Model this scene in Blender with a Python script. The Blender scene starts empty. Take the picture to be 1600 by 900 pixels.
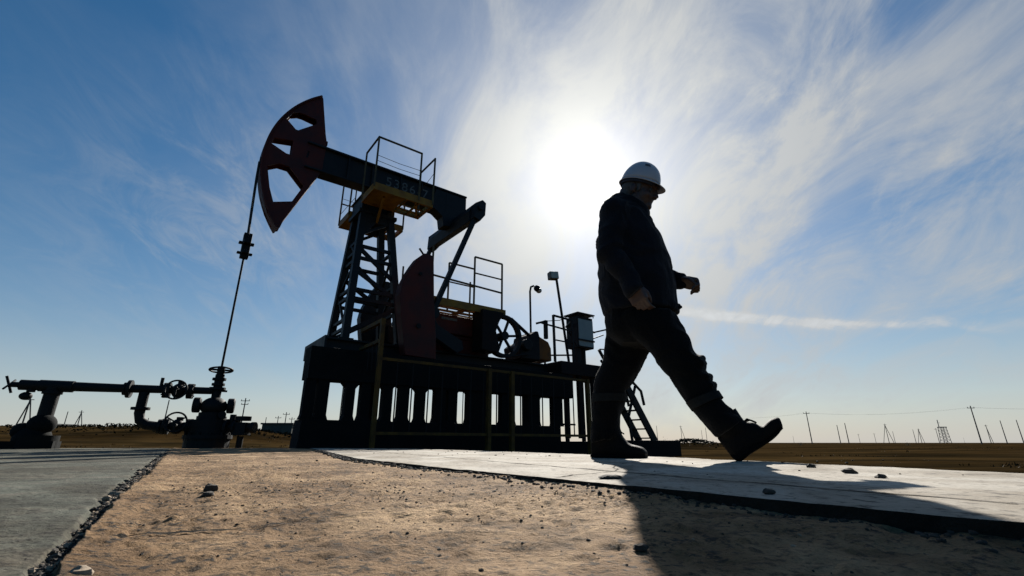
import bpy, bmesh, math, random
from math import sin, cos, pi, radians, sqrt, atan2, exp
from mathutils import Vector, Matrix, noise, geometry

random.seed(7)
S = bpy.context.scene
COL = S.collection
RAD = radians

# ------------------------------------------------------------------ materials
def nt(m):
    m.use_nodes = True
    return m.node_tree.nodes, m.node_tree.links

def mat(name, col, rough=0.6, metal=0.0, var=0.25, scale=6.0, col2=None, bump=0.0, bscale=40.0, spec=0.5):
    """painted / worn surface: two colours mixed by object-space noise, uneven gloss, fine bump"""
    m = bpy.data.materials.new(name)
    N, L = nt(m)
    b = N['Principled BSDF']
    tc = N.new('ShaderNodeTexCoord')
    n1 = N.new('ShaderNodeTexNoise'); n1.inputs['Scale'].default_value = scale; n1.inputs['Detail'].default_value = 6
    L.new(tc.outputs['Object'], n1.inputs['Vector'])
    r = N.new('ShaderNodeValToRGB')
    c2 = col2 or tuple(c * (1 - var) for c in col)
    r.color_ramp.elements[0].color = (*c2, 1); r.color_ramp.elements[1].color = (*col, 1)
    r.color_ramp.elements[0].position = 0.38; r.color_ramp.elements[1].position = 0.62
    L.new(n1.outputs['Fac'], r.inputs['Fac']); L.new(r.outputs['Color'], b.inputs['Base Color'])
    mr = N.new('ShaderNodeMapRange'); mr.inputs['To Min'].default_value = max(0.05, rough - 0.12); mr.inputs['To Max'].default_value = min(1, rough + 0.15)
    L.new(n1.outputs['Fac'], mr.inputs['Value']); L.new(mr.outputs['Result'], b.inputs['Roughness'])
    b.inputs['Metallic'].default_value = metal
    b.inputs['Specular IOR Level'].default_value = spec
    if bump > 0:
        n2 = N.new('ShaderNodeTexNoise'); n2.inputs['Scale'].default_value = bscale; n2.inputs['Detail'].default_value = 8
        L.new(tc.outputs['Object'], n2.inputs['Vector'])
        bp = N.new('ShaderNodeBump'); bp.inputs['Strength'].default_value = bump; bp.inputs['Distance'].default_value = 0.01
        L.new(n2.outputs['Fac'], bp.inputs['Height']); L.new(bp.outputs['Normal'], b.inputs['Normal'])
    return m

M = {}
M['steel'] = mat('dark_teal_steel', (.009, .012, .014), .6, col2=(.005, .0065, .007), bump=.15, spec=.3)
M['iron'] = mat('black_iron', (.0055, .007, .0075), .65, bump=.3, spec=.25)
M['red'] = mat('dark_red_paint', (.085, .012, .006), .6, col2=(.05, .009, .005), scale=3, bump=.1, spec=.3)
M['ochre'] = mat('ochre_yellow_paint', (.30, .155, .016), .6, col2=(.19, .09, .013), scale=5, bump=.1, spec=.3)
M['fence'] = mat('dull_ochre_fence_paint', (.12, .062, .012), .7, col2=(.07, .036, .010), scale=6, bump=.1, spec=.2)
M['orange'] = mat('faded_orange_paint', (.22, .075, .011), .6, col2=(.14, .05, .01), scale=5, spec=.3)
M['rail'] = mat('olive_grey_rail_paint', (.10, .08, .032), .6, col2=(.06, .045, .025), scale=9, spec=.3)
M['rust'] = mat('rusty_deck_plate', (.016, .009, .007), .75, col2=(.009, .0065, .006), spec=.2)
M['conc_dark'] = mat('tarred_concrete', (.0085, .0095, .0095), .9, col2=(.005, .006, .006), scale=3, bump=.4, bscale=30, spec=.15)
M['panel'] = mat('pale_grey_green_panel', (.26, .30, .285), .5, var=.15, scale=3)
M['letter'] = mat('chalky_white_lettering', (.16, .18, .18), .8, var=.5, scale=14)
M['glass'] = mat('lamp_glass', (.45, .45, .38), .25, var=.2)
M['wood'] = mat('weathered_pole', (.10, .105, .10), .85, var=.4, scale=8, spec=.2)
M['lattice'] = mat('grey_lattice_steel', (.16, .17, .165), .6, var=.3, spec=.2)
M['cabin'] = mat('grey_green_cabin_paint', (.05, .062, .05), .7, var=.3, scale=2)
M['roof'] = mat('dark_roof_sheet', (.04, .05, .05), .7)
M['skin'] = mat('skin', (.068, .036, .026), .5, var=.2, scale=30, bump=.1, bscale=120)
M['hair'] = mat('grey_hair', (.09, .085, .08), .7, var=.4, scale=60)
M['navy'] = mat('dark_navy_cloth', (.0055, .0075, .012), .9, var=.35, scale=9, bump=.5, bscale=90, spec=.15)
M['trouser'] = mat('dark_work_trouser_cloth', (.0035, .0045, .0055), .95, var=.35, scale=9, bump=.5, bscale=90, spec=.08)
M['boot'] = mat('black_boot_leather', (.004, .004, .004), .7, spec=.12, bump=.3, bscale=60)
M['sole'] = mat('black_rubber', (.004, .004, .004), .9, spec=.1)
M['helmet'] = mat('white_helmet_shell', (.46, .46, .49), .35, var=.06, scale=5)
M['band'] = mat('dark_blue_headband', (.02, .03, .06), .8)
M['reflect'] = mat('grey_reflective_tape', (.013, .015, .0155), .85, spec=.08, var=.25, scale=40)
M['stone'] = mat('dark_stone', (.05, .04, .03), .9, var=.5, scale=30, bump=.6, bscale=80)
M['palestone'] = mat('pale_stone', (.30, .23, .16), .9, var=.3, scale=30, bump=.5, bscale=80)
M['emblem'] = mat('dark_emblem_print', (.08, .08, .10), .6)
M['eye'] = mat('eye', (.05, .045, .04), .6)

for k_ in ('navy', 'trouser'):
    b_ = M[k_].node_tree.nodes['Principled BSDF']; b_.inputs['Sheen Weight'].default_value = .05; b_.inputs['Sheen Roughness'].default_value = .5
# ------------------------------------------------------------------ mesh builder
class MB:
    def __init__(s): s.v = []; s.f = []
    def add(s, vs, fs):
        o = len(s.v); s.v += [tuple(v) for v in vs]; s.f += [tuple(i + o for i in f) for f in fs]; return s
    def obox(s, c, ax, ay, az):
        c = Vector(c); ax = Vector(ax); ay = Vector(ay); az = Vector(az); vs = []
        for k in (-1, 1):
            for j in (-1, 1):
                for i in (-1, 1): vs.append(c + ax * i + ay * j + az * k)
        return s.add(vs, [(0, 2, 3, 1), (4, 5, 7, 6), (0, 1, 5, 4), (2, 6, 7, 3), (0, 4, 6, 2), (1, 3, 7, 5)])
    def box(s, x0, x1, y0, y1, z0, z1):
        return s.obox(((x0 + x1) / 2, (y0 + y1) / 2, (z0 + z1) / 2), ((x1 - x0) / 2, 0, 0), (0, (y1 - y0) / 2, 0), (0, 0, (z1 - z0) / 2))
    def bar(s, a, b, w, h=None, up=(0, 0, 1)):
        a = Vector(a); b = Vector(b); d = b - a
        if d.length < 1e-6: return s
        dn = d.normalized(); up = Vector(up)
        if abs(dn.dot(up)) > .98: up = Vector((0, 1, 0))
        sd = dn.cross(up).normalized(); u2 = sd.cross(dn)
        return s.obox((a + b) / 2, d / 2, sd * (w / 2), u2 * ((h or w) / 2))
    def tube(s, pts, r, n=10, cap=True, closed=False):
        pts = [Vector(p) for p in pts]; m = len(pts)
        rs = r if isinstance(r, (list, tuple)) else [r] * m
        ref = None; vs = []
        for i, p in enumerate(pts):
            if closed: d = pts[(i + 1) % m] - pts[i - 1]
            else: d = pts[min(i + 1, m - 1)] - pts[max(i - 1, 0)]
            d.normalize()
            if ref is None:
                ref = d.orthogonal().normalized()
            ref = (ref - d * ref.dot(d)).normalized(); b = d.cross(ref)
            for k in range(n):
                a = 2 * pi * k / n; vs.append(p + (ref * cos(a) + b * sin(a)) * rs[i])
        fs = []
        for i in range(m if closed else m - 1):
            for k in range(n):
                j = (i + 1) % m
                fs.append((i * n + k, i * n + (k + 1) % n, j * n + (k + 1) % n, j * n + k))
        if cap and not closed:
            fs.append(tuple(range(n))[::-1]); fs.append(tuple((m - 1) * n + k for k in range(n)))
        return s.add(vs, fs)
    def cyl(s, a, b, r, n=16): return s.tube([a, b], r, n)
    def ring(s, c, axis, R, r, n=28, k=8):
        c = Vector(c); axis = Vector(axis).normalized(); u = axis.orthogonal().normalized(); w = axis.cross(u)
        return s.tube([c + (u * cos(2 * pi * i / n) + w * sin(2 * pi * i / n)) * R for i in range(n)], r, k, closed=True)
    def ell(s, c, rx, ry, rz, n=20, m=12, rot=None):
        c = Vector(c); vs = []; fs = []
        for i in range(m + 1):
            th = pi * i / m
            for k in range(n):
                p = Vector((rx * sin(th) * cos(2 * pi * k / n), ry * sin(th) * sin(2 * pi * k / n), rz * cos(th)))
                if rot: p = rot @ p
                vs.append(c + p)
        for i in range(m):
            for k in range(n): fs.append((i * n + k, (i + 1) * n + k, (i + 1) * n + (k + 1) % n, i * n + (k + 1) % n))
        return s.add(vs, fs)
    def prism(s, loops, t0, t1):
        """outline (first loop) with holes in local x-z, given depth t0..t1 along y"""
        bm = bmesh.new(); es = []
        for lp in loops:
            vs = [bm.verts.new((p[0], t0, p[1])) for p in lp]
            es += [bm.edges.new((vs[i], vs[(i + 1) % len(vs)])) for i in range(len(vs))]
        bmesh.ops.triangle_fill(bm, use_beauty=True, use_dissolve=False, edges=es)
        g = bmesh.ops.extrude_face_region(bm, geom=bm.faces[:])
        for v in [x for x in g['geom'] if isinstance(x, bmesh.types.BMVert)]: v.co.y = t1
        bmesh.ops.recalc_face_normals(bm, faces=bm.faces[:])
        bm.verts.index_update()
        s.add([v.co.copy() for v in bm.verts], [[v.index for v in f.verts] for f in bm.faces]); bm.free(); return s
    def build(s, name, m, parent=None, smooth=False, bevel=0, recalc=True):
        me = bpy.data.meshes.new(name); me.from_pydata(s.v, [], s.f); me.validate()
        if recalc:
            bm = bmesh.new(); bm.from_mesh(me); bmesh.ops.recalc_face_normals(bm, faces=bm.faces[:]); bm.to_mesh(me); bm.free()
        if smooth:
            me.polygons.foreach_set('use_smooth', [True] * len(me.polygons))
            me.set_sharp_from_angle(angle=RAD(40))
        o = bpy.data.objects.new(name, me); COL.objects.link(o)
        if m: me.materials.append(m if not isinstance(m, str) else M[m])
        if parent: o.parent = parent
        if bevel:
            b = o.modifiers.new('bevel', 'BEVEL'); b.width = bevel; b.segments = 2; b.limit_method = 'ANGLE'
        return o

def thing(name, label, cat, loc=(0, 0, 0), rz=0, group=None):
    o = bpy.data.objects.new(name, None); COL.objects.link(o); o.empty_display_size = .2
    o.location = loc; o.rotation_euler = (0, 0, rz); return tag(o, label, cat, group)
def tag(o, label=None, cat=None, group=None, kind=None):
    if label: o['label'] = label
    if cat: o['category'] = cat
    if group: o['group'] = group
    if kind: o['kind'] = kind
    return o

# ------------------------------------------------------------------ camera
cam = bpy.data.cameras.new('camera'); co = bpy.data.objects.new('camera', cam); COL.objects.link(co)
cam.lens = 16.18; cam.sensor_width = 36; cam.clip_start = .02; cam.clip_end = 8000
co.location = (0, 0, 0); co.rotation_euler = (RAD(90 + 18.58), 0, 0)
S.camera = co

GZ = -0.34        # open ground
WZ = -0.077       # top of the pale slab
PH = RAD(37.0)    # heading of the pump jack's long axis
PX, PY = -3.526, 9.218

# ------------------------------------------------------------------ pump jack
pj = thing('pump_jack', 'large nodding oil pump jack with dark red horse head and yellow railed platforms', 'pump jack', (PX, PY, 0), PH)

# horse head: box section with arc plate, cut outs
head = [(-1.05, 7.43), (-1.14, 7.37), (-1.31, 7.20), (-1.51, 6.94), (-1.68, 6.67), (-1.81, 6.36), (-1.90, 6.08), (-1.96, 5.81), (-1.98, 5.56), (-1.975, 5.30),
        (-1.95, 5.12), (-1.91, 4.90), (-1.84, 4.62), (-1.72, 4.32), (-1.58, 4.10), (-1.50, 4.01), (-1.43, 4.05), (-1.39, 4.23), (-.82, 5.57), (-.81, 6.30), (-.87, 6.55), (-1.02, 7.38)]
hA = [(-1.66, 6.52), (-1.57, 6.72), (-1.45, 6.79), (-1.35, 6.80), (-1.09, 6.77), (-1.07, 6.67), (-1.41, 6.35), (-1.46, 6.35)]
hB = [(-1.82, 5.98), (-1.47, 6.06), (-1.46, 5.71), (-1.56, 5.71), (-1.86, 5.83)]
hC = [(-1.85, 5.30), (-1.65, 5.43), (-1.46, 5.43), (-1.13, 5.10), (-1.30, 4.67), (-1.63, 4.55), (-1.74, 4.84)]
sl = [(-1.155, 5.94), (-1.12, 5.93), (-1.14, 5.77), (-1.175, 5.77)]
b = MB(); b.prism([head, hA, hB, hC, sl], -.12, -.085); b.prism([head, hA, hB, hC, sl], .085, .12)
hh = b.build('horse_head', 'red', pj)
arc = MB()
ccx, ccz, R = .54, 5.48, 2.525
pts = [(ccx - R * cos(RAD(a)), ccz + R * sin(RAD(a))) for a in [50.5 - 86.5 * i / 40 for i in range(41)]]
pin = [(ccx - (R - .035) * cos(RAD(a)), ccz + (R - .035) * sin(RAD(a))) for a in [50.5 - 86.5 * i / 40 for i in range(41)]]
arc.prism([pts + pin[::-1]], -.16, .16)
for q in ((-.82, 5.57, -1.39, 4.23), (-.81, 6.30, -1.02, 7.38)):
    arc.bar((q[0] - .02, 0, q[1]), (q[2] - .01, 0, q[3]), .20, .03, up=(1, 0, 0.01))
arc.build('arc_plate', 'red', hh)
MB().box(-1.0, -.86, -.05, .05, 6.28, 6.42).box(-.86, -.78, -.08, .08, 6.26, 6.36).build('head_latch', 'steel', hh)

# walking beam : I section
wb = MB()
wb.box(-1.18, 2.80, -.17, .17, 6.12, 6.165); wb.box(-1.18, 1.9, -.17, .17, 5.525, 5.565); wb.box(-1.18, 2.8, -.10, -.06, 5.565, 6.12); wb.box(-1.18, 2.8, .06, .10, 5.565, 6.12)
for sx in (-.3, .25, .95, 1.5, 2.2): wb.box(sx, sx + .03, -.155, .155, 5.566, 6.119)
web = [(1.78, 5.55), (1.95, 5.50), (2.12, 5.38), (2.16, 5.14), (2.74, 5.24), (2.86, 5.55), (2.79, 5.8), (2.79, 6.1), (1.9, 6.1)]
wb.prism([web], -.15, .15)
wb.box(.0, .14, -.10, .10, 6.165, 6.20)
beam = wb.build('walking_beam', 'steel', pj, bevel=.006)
cu = bpy.data.curves.new('beam_number', 'FONT'); cu.body = '5386-7'; cu.size = .33; cu.extrude = .001; cu.align_x = 'LEFT'; cu.space_character = 1.22
to = bpy.data.objects.new('tmp', cu); COL.objects.link(to)
dg = bpy.context.evaluated_depsgraph_get(); tm = bpy.data.meshes.new_from_object(to.evaluated_get(dg)); bpy.data.objects.remove(to)
tm.name = 'beam_number'; tm.materials.clear(); tm.materials.append(M['letter'])
tb = bpy.data.objects.new('beam_number', tm); COL.objects.link(tb); tb.parent = beam
tb.location = (.60, -.104, 5.755); tb.rotation_euler = (RAD(90), 0, 0); tb['label'] = 'white stencilled number 5386-7 on the beam'
# pivot saddle
MB().box(.22, .66, -.30, .30, 5.22, 5.32).box(.30, .58, -.22, .22, 5.32, 5.52).cyl((.44, -.34, 5.42), (.44, .34, 5.42), .10).build('saddle_bearing', 'steel', pj)

# equaliser, seen across the rear of the beam
eq = MB()
prof = [(2.38, 4.98), (2.36, 5.24), (2.44, 5.42), (2.60, 5.46), (2.66, 5.30), (2.58, 5.02)]
eq.prism([prof], -1.02, 1.02)
eq.prism([[(2.40, 5.02), (2.42, 5.40), (2.62, 5.54), (2.72, 5.48), (2.70, 5.15), (2.56, 4.96)]], -1.22, -.98)
eq.prism([[(2.40, 5.02), (2.42, 5.40), (2.62, 5.54), (2.72, 5.48), (2.70, 5.15), (2.56, 4.96)]], .98, 1.20)
eq.cyl((2.55, -1.27, 5.30), (2.55, -1.1, 5.30), .07)
eq.build('equaliser', 'steel', pj, bevel=.01)
for t in (-1.1, 1.1):
    p = MB().bar((2.50, t, 5.10), (1.50, t, 2.55), .09, .12, up=(0, 1, 0))
    p.cyl((1.50, t - .1, 2.55), (1.50, t + .1, 2.55), .13); p.cyl((2.52, t - .09, 5.12), (2.52, t + .09, 5.12), .09)
    p.build('pitman_arm', 'steel', pj)
    sg = 1 if t > 0 else -1
    c = MB(); c.prism([[(1.32, 2.66), (1.58, 2.60), (1.74, 2.36), (2.34, 2.10), (2.38, 1.92), (2.22, 1.82), (1.36, 2.25)]], t - sg * .14, t - sg * .32)
    c.build('crank', 'steel', pj, bevel=.01)
    cwp = [(1.41, 3.70), (1.38, 3.76), (1.31, 3.79), (1.18, 3.78), (1.05, 3.65), (.95, 3.48), (.86, 3.30), (.75, 3.02), (.71, 2.78), (.76, 2.45), (.84, 2.0), (.92, 1.60), (1.58, 1.58), (1.56, 2.0), (1.47, 2.83)]
    w = MB(); w.prism([cwp], t - .13, t + .13)
    cw_ = w.build('counterweight', 'red' if t < 0 else 'steel', pj, bevel=.012)
    MB().cyl((1.12, t - .16, 3.3), (1.12, t + .16, 3.3), .035).build('clamp_bolt', 'iron', cw_); MB().cyl((1.15, t - .16, 2.2), (1.15, t + .16, 2.2), .05).build('clamp_bolt', 'iron', cw_)
    MB().bar((1.25, t, 3.77), (1.12, t, 3.92), .03).build('lifting_lug', 'iron', cw_)

# Samson post tower
def leg_s(front, z): return (-.065 + .055 * (z - 1.5)) if front else (1.11 - .118 * (z - 1.6))
def leg_t(z): return .535 - .083 * (z - 1.6)
for fr in (True, False):
    for sg in (-1, 1):
        a = (leg_s(fr, 1.88), sg * leg_t(1.88), 1.88); c = (leg_s(fr, 4.95), sg * leg_t(4.95), 4.95)
        l = MB().bar(a, c, .135, .14, up=(1, 0, 0)); l.box(a[0] - .14, a[0] + .14, a[1] - .12, a[1] + .12, 1.88, 1.92)
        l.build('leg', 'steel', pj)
for sg in (-1, 1):
    b = MB()
    def Pn(fr, z): return (leg_s(fr, z), sg * leg_t(z), z)
    for z in (3.98, 3.70, 2.98, 2.78): b.bar(Pn(True, z), Pn(False, z), .06, .07)
    b.bar(Pn(True, 3.95), Pn(False, 3.30), .06, .08); b.bar(Pn(True, 3.42), Pn(False, 2.9), .06, .08); b.bar(Pn(True, 2.05), Pn(False, 2.7), .07, .09)
    b.bar(Pn(True, 4.25), Pn(False, 4.7), .05, .06)
    b.build('side_bracing', 'steel', pj)
for fr in (True, False):
    b = MB()
    for z in ((4.12, 3.86, 3.66, 3.0, 2.82, 2.35, 2.15) if fr else (3.98, 3.2, 2.6)): b.bar((leg_s(fr, z), -leg_t(z), z), (leg_s(fr, z), leg_t(z), z), .06, .06)
    zz = [(2.0, 3.0), (3.66, 3.05), (3.66, 4.3)] if fr else [(3.98, 3.2), (3.2, 2.6)]
    for a, c in zz: b.bar((leg_s(fr, a), -leg_t(a), a), (leg_s(fr, c), leg_t(c), c), .045, .045)
    b.build('end_bracing', 'steel', pj)
b = MB()
b.box(.0, .86, -.36, .36, 4.78, 4.86); b.box(.05, .12, -.34, .34, 4.86, 5.2); b.box(.72, .80, -.34, .34, 4.86, 5.2); b.box(.12, .72, -.05, .05, 4.95, 5.2)
b.box(.10, .80, -.33, -.27, 4.6, 4.78); b.box(.10, .80, .27, .33, 4.6, 4.78)
b.prism([[(.1, 4.6), (.4, 4.6), (.32, 4.48), (.2, 4.36), (.1, 4.1)]], -.32, -.28)
b.box(.02, .84, -.42, .42, 5.2, 5.222)
b.build('tower_head', 'steel', pj)

# service platforms either side of the beam, each with its rail
def platform(t0, t1, near):
    p = MB(); z0, z1 = 4.945, 5.11
    p.box(0, 1.345, t0, t0 + .012, z0, z1); p.box(0, 1.345, t1 - .012, t1, z0, z1); p.box(0, .012, t0 + .013, t1 - .013, z0, z1); p.box(1.333, 1.345, t0 + .013, t1 - .013, z0, z1)
    p.box(0.0125, .72, t0 + .0125, t1 - .0125, z0 + .03, z0 + .045)
    for sx in (.75, 1.03, 1.30): p.box(sx, sx + .03, t0 + .013, t1 - .013, z0 + .02, z0 + .07)
    for ty in (.12, .4, .6): p.box(.72, 1.332, t0 + ty, t0 + ty + .05, z0 + .071, z0 + .085)
    p.bar((.95, t0 + .03, z0 + .05), (1.28, t1 - .03, z0 + .05), .05, .03)
    p.bar((.3, (t0 + t1) / 2 - .15, z0), (.42, .3 * (-1 if near else 1), 4.62), .05)
    o = p.build('service_platform', 'ochre', pj)
    r = MB(); k = .032; e = t0 if near else t1; i = t1 if near else t0; ZT = 6.2
    def post(s_, t_, za=z1 - .1): r.bar((s_, t_, za), (s_, t_, ZT + k / 2), k)
    post(.0, e); post(.0, i); post(1.0, e); post(1.335, e); post(1.335, i)
    r.bar((0, e, ZT), (1.0, e, ZT), k); r.bar((0, e, ZT), (0, i, ZT), k); r.bar((1.335, e, ZT), (1.335, i, ZT), k)
    for z in (5.75, 5.62): r.tube([(0, e, z), (.5, e, z - .02), (1.0, e, z)], .006, 5)
    r.tube([(1.335, e, 5.82), (1.335, i, 5.66)], .006, 5)
    if not near:
        r.bar((.32, e, z1), (.32, e, ZT), k * .8); r.bar((.32, e, 5.6), (0, e, 5.6), .02); r.bar((.32, e, 5.9), (0, e, 5.3), .012)
    r.build('guard_rail', 'rail', o)
platform(-1.15, -.42, True); platform(.42, 1.15, False)

# skid, gearbox, pulley, motor
sk = MB()
for t in (-.62, .62):
    sk.box(-.42, 5.05, t - .10, t + .10, 1.84, 1.878); sk.box(-.42, 5.05, t - .10, t + .10, 1.60, 1.638); sk.box(-.42, 5.05, t - .02, t + .02, 1.638, 1.84)
for s_ in (-.40, .5, 1.4, 2.3, 3.2, 4.1, 4.95): sk.box(s_, s_ + .08, -.6, .6, 1.64, 1.84)
sk.box(-.46, -.42, -.72, .72, 1.6, 1.90)
sk.build('skid_base', 'steel', pj)
g = MB(); g.prism([[(1.62, 1.90), (3.30, 1.90), (3.34, 2.2), (3.20, 2.62), (2.9, 2.76), (1.9, 2.76), (1.66, 2.5)]], -.56, .56)
g.box(1.60, 3.36, -.60, .60, 2.22, 2.28); g.cyl((2.25, -.80, 2.02), (2.25, .80, 2.02), .16); g.cyl((3.12, -.62, 2.37), (3.12, .62, 2.37), .15)
g.box(1.72, 3.1, -.66, -.56, 2.3, 2.72)
gb = g.build('gearbox', 'red', pj, bevel=.015)
npb = MB().box(1.96, 2.36, -.667, -.6605, 2.60, 2.655).build('name_plate', 'letter', gb)
gp = MB()
gp.box(1.48, 3.46, -1.02, -1.0, 2.80, 2.97); gp.box(1.48, 3.46, .58, .6, 2.80, 2.97); gp.box(1.48, 1.50, -.998, .578, 2.80, 2.97); gp.box(3.44, 3.46, -.998, .578, 2.80, 2.97)
for t in (-.95, -.78, -.62, -.35, -.12, .12, .36): gp.box(1.502, 3.438, t, t + .10, 2.90, 2.93)
for s_ in (1.56, 1.8, 2.45, 3.02, 3.36): gp.box(s_, s_ + .04, -.998, .578, 2.82, 2.898)
gpo = gp.build('gearbox_platform', 'ochre', pj)
r = MB(); k = .034
for s_, t_, zt in ((1.50, -1.0, 4.12), (2.58, -1.0, 4.12), (3.36, -1.0, 4.12), ): r.bar((s_, t_, 2.9), (s_, t_, zt), k)
r.bar((2.58, -1.0, 4.12), (3.36, -1.0, 4.12), k); r.bar((1.50, -1.0, 3.44), (3.36, -1.0, 3.38), k); r.bar((2.58, -1.0, 3.72), (3.36, -1.0, 3.72), k * .8)
r.build('guard_rail', 'rail', gpo)
r = MB()
for s_ in (2.26, 2.98): r.bar((s_, -.36, 2.9), (s_, -.36, 4.1), k)
r.bar((2.26, -.36, 4.10), (2.98, -.36, 4.10), k); r.bar((2.26, -.36, 3.62), (2.98, -.36, 3.62), k * .8)
r.build('guard_rail', 'rail', gpo)
for s_ in (1.50, 3.44): MB().bar((s_, .58, 2.9), (s_, .58, 4.12), k).build('rail_post', 'rail', gpo)
# flywheel pulley with six spokes
pu = MB(); c = Vector((3.40, -1.0, 2.34)); Rr = .50
ang = [2 * pi * i / 40 for i in range(40)]
pu.prism([[(c.x + Rr * cos(a), c.z + Rr * sin(a)) for a in ang], [(c.x + (Rr - .075) * cos(a), c.z + (Rr - .075) * sin(a)) for a in ang]], -1.07, -.93)
for i in range(6):
    a = RAD(8 + 60 * i); pu.bar((c.x, c.y, c.z), (c.x + .44 * cos(a), c.y, c.z + .44 * sin(a)), .05, .05, up=(0, 1, 0))
pu.cyl((c.x, -1.10, c.z), (c.x, -.55, c.z), .10)
pu.build('flywheel_pulley', 'iron', pj)
gd = MB(); gd.prism([[(2.75, 1.95), (3.16, 1.92), (3.2, 2.1), (3.12, 2.4), (3.2, 2.62), (3.34, 2.86), (2.75, 2.86)]], -1.12, -.70); gd.build('belt_guard', 'rust', pj)
bl = MB(); bl.bar((3.62, -1.0, 2.80), (4.18, -1.0, 2.46), .10, .03); bl.build('drive_belt', 'iron', pj); MB().bar((3.45, -1.0, 1.86), (4.2, -1.0, 2.02), .10, .03).build('drive_belt', 'iron', pj)
mo = MB(); mo.prism([[(3.98, 1.90), (3.92, 2.20), (4.02, 2.28), (4.22, 2.38), (4.24, 2.50), (4.36, 2.56), (4.44, 2.62), (4.52, 2.62), (4.56, 2.5), (4.56, 1.90)]], -.95, -.3)
mo.cyl((4.1, -1.07, 2.22), (4.1, -.93, 2.22), .14)
mot = mo.build('motor', 'iron', pj, bevel=.02)
mc = MB(); mc.prism([[(4.49, 1.95), (4.49, 2.48), (4.60, 2.60), (4.72, 2.53), (4.98, 2.44), (5.07, 2.28), (5.08, 1.95)]], -.80, -.35)
mc.build('end_cover', 'orange', mot, bevel=.03)
# bridle, carrier bar, polished rod
br = MB()
for t in (-.10, .10): br.tube([(-1.99, t, 5.45), (-1.985, t, 5.1), (-1.93, t, 3.66)], .014, 6)
br.tube([(-1.96, 0, 4.35), (-1.93, 0, 3.7)], .022, 6)
br.build('bridle_cable', 'iron', pj)
cb = MB(); cb.box(-1.99, -1.87, -.17, .17, 3.56, 3.64); cb.box(-1.99, -1.87, -.17, .17, 3.36, 3.42); cb.box(-2.0, -1.86, -.07, .07, 3.30, 3.80)
cb.box(-2.06, -1.80, -.05, .05, 3.58, 3.62); cb.box(-2.06, -1.80, -.05, .05, 3.38, 3.41)
cb.build('carrier_bar', 'iron', pj, bevel=.01)
MB().cyl((-1.93, 0, 1.1), (-1.93, 0, 3.4), .019, 10).build('polished_rod', 'iron', pj, smooth=True)

# rear equipment deck of the jack
dk = MB(); dk.box(5.10, 6.75, -1.12, -.2, 1.62, 1.93); dk.box(6.76, 7.1, -1.0, -.2, 1.60, 1.86)
for q in (5.3, 5.75, 6.25): dk.box(q, q + .10, -1.05, -.95, .1, 1.62)
for q in (5.42, 5.95, 6.55): dk.box(q, q + .08, -.35, -.27, -.34, 1.62)
dk.bar((5.0, -1.0, 1.18), (5.5, -1.0, 1.18), .04); dk.bar((5.1, -1.0, .42), (5.6, -1.0, .42), .04)

# ------------------------------------------------------------------ foundation
fd = thing('pump_foundation', 'black concrete and steel pedestal on stub piers under the pump jack', 'foundation', (PX, PY, 0), PH)
b = MB(); b.prism([[(-.84, GZ), (4.85, GZ), (4.85, .36), (-.80, .36)]], -1.30, -.80); b.box(-.1, 4.85, .5, 1.0, GZ, .22); b.box(4.86, 7.3, -1.3, .9, GZ, .03)
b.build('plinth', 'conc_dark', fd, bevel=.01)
b = MB(); b.box(-.79, 5.35, -1.25, -.85, 1.02, 1.575); b.build('cap_beam', 'conc_dark', fd, bevel=.008)
b = MB(); b.box(-.12, 5.6, .55, .95, 1.32, 1.575); b.build('cap_beam', 'conc_dark', fd, bevel=.008)
for s_ in (-.35, 1.2, 2.55, 4.0, 5.0):
    MB().box(s_, s_ + .16, -.845, .545, 1.30, 1.57).build('cross_beam', 'conc_dark', fd)
H = [-.63, -.59, -.41, -.12, .04, .15, .32, .40, .44, .56, .72, .88, 1.07, 1.24, 1.41, 1.63, 1.85, 1.92, 2.11, 2.38, 2.90, 3.23, 3.58, 3.96, 4.30]
edges = [(-.80, -.63), (-.59, -.41), (-.12, .04), (.15, .32), (.56, .72), (.88, 1.07), (1.24, 1.41), (1.63, 1.85), (1.92, 2.11), (2.38, 2.90), (3.23, 3.58), (3.96, 4.30), (4.73, 5.0)]
for i, (a, c) in enumerate(edges):
    fl = [.0, .03, .09, .02, .07, .03, .08, .03, .06, .05, .02, .06, .0][i]
    p = MB().prism([[(a - fl, 1.02), (a, 1.02 - .9 * fl - .02), (a, .44 + .02 * (i % 2)), (a - .03, .36), (c + .03, .36), (c, .44), (c, 1.02 - 1.1 * fl - .02), (c + fl, 1.02)]], -1.22, -1.06)
    p.build('pier', 'conc_dark', fd)
for s_ in (.92, 2.77, 3.89, 5.42):
    MB().box(s_, s_ + .16, .62, .88, .22 if s_ < 4.8 else GZ, 1.32).build('rear_pier', 'conc_dark', fd)
dk.build('equipment_deck', 'rust', fd)
r = MB(); k = .05
for s_, zt in ((4.96, 3.09), (5.60, 3.06), (7.15, 3.05)): r.bar((s_, -1.05, 1.9), (s_ - .02, -1.05, zt), k)
r.bar((4.94, -1.05, 3.08), (5.60, -1.05, 3.05), k * .9); r.bar((5.60, -1.05, 3.05), (6.0, -.40, 3.06), k * .8); r.bar((6.0, -.40, 3.06), (7.15, -.40, 3.06), k * .9); r.bar((4.55, -1.05, 2.82), (5.62, -1.05, 2.75), k * .7); r.bar((7.12, -1.05, 3.05), (7.12, -.4, 3.06), k * .7); r.bar((5.0, -1.05, 2.45), (5.62, -1.05, 2.44), k * .6)
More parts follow.
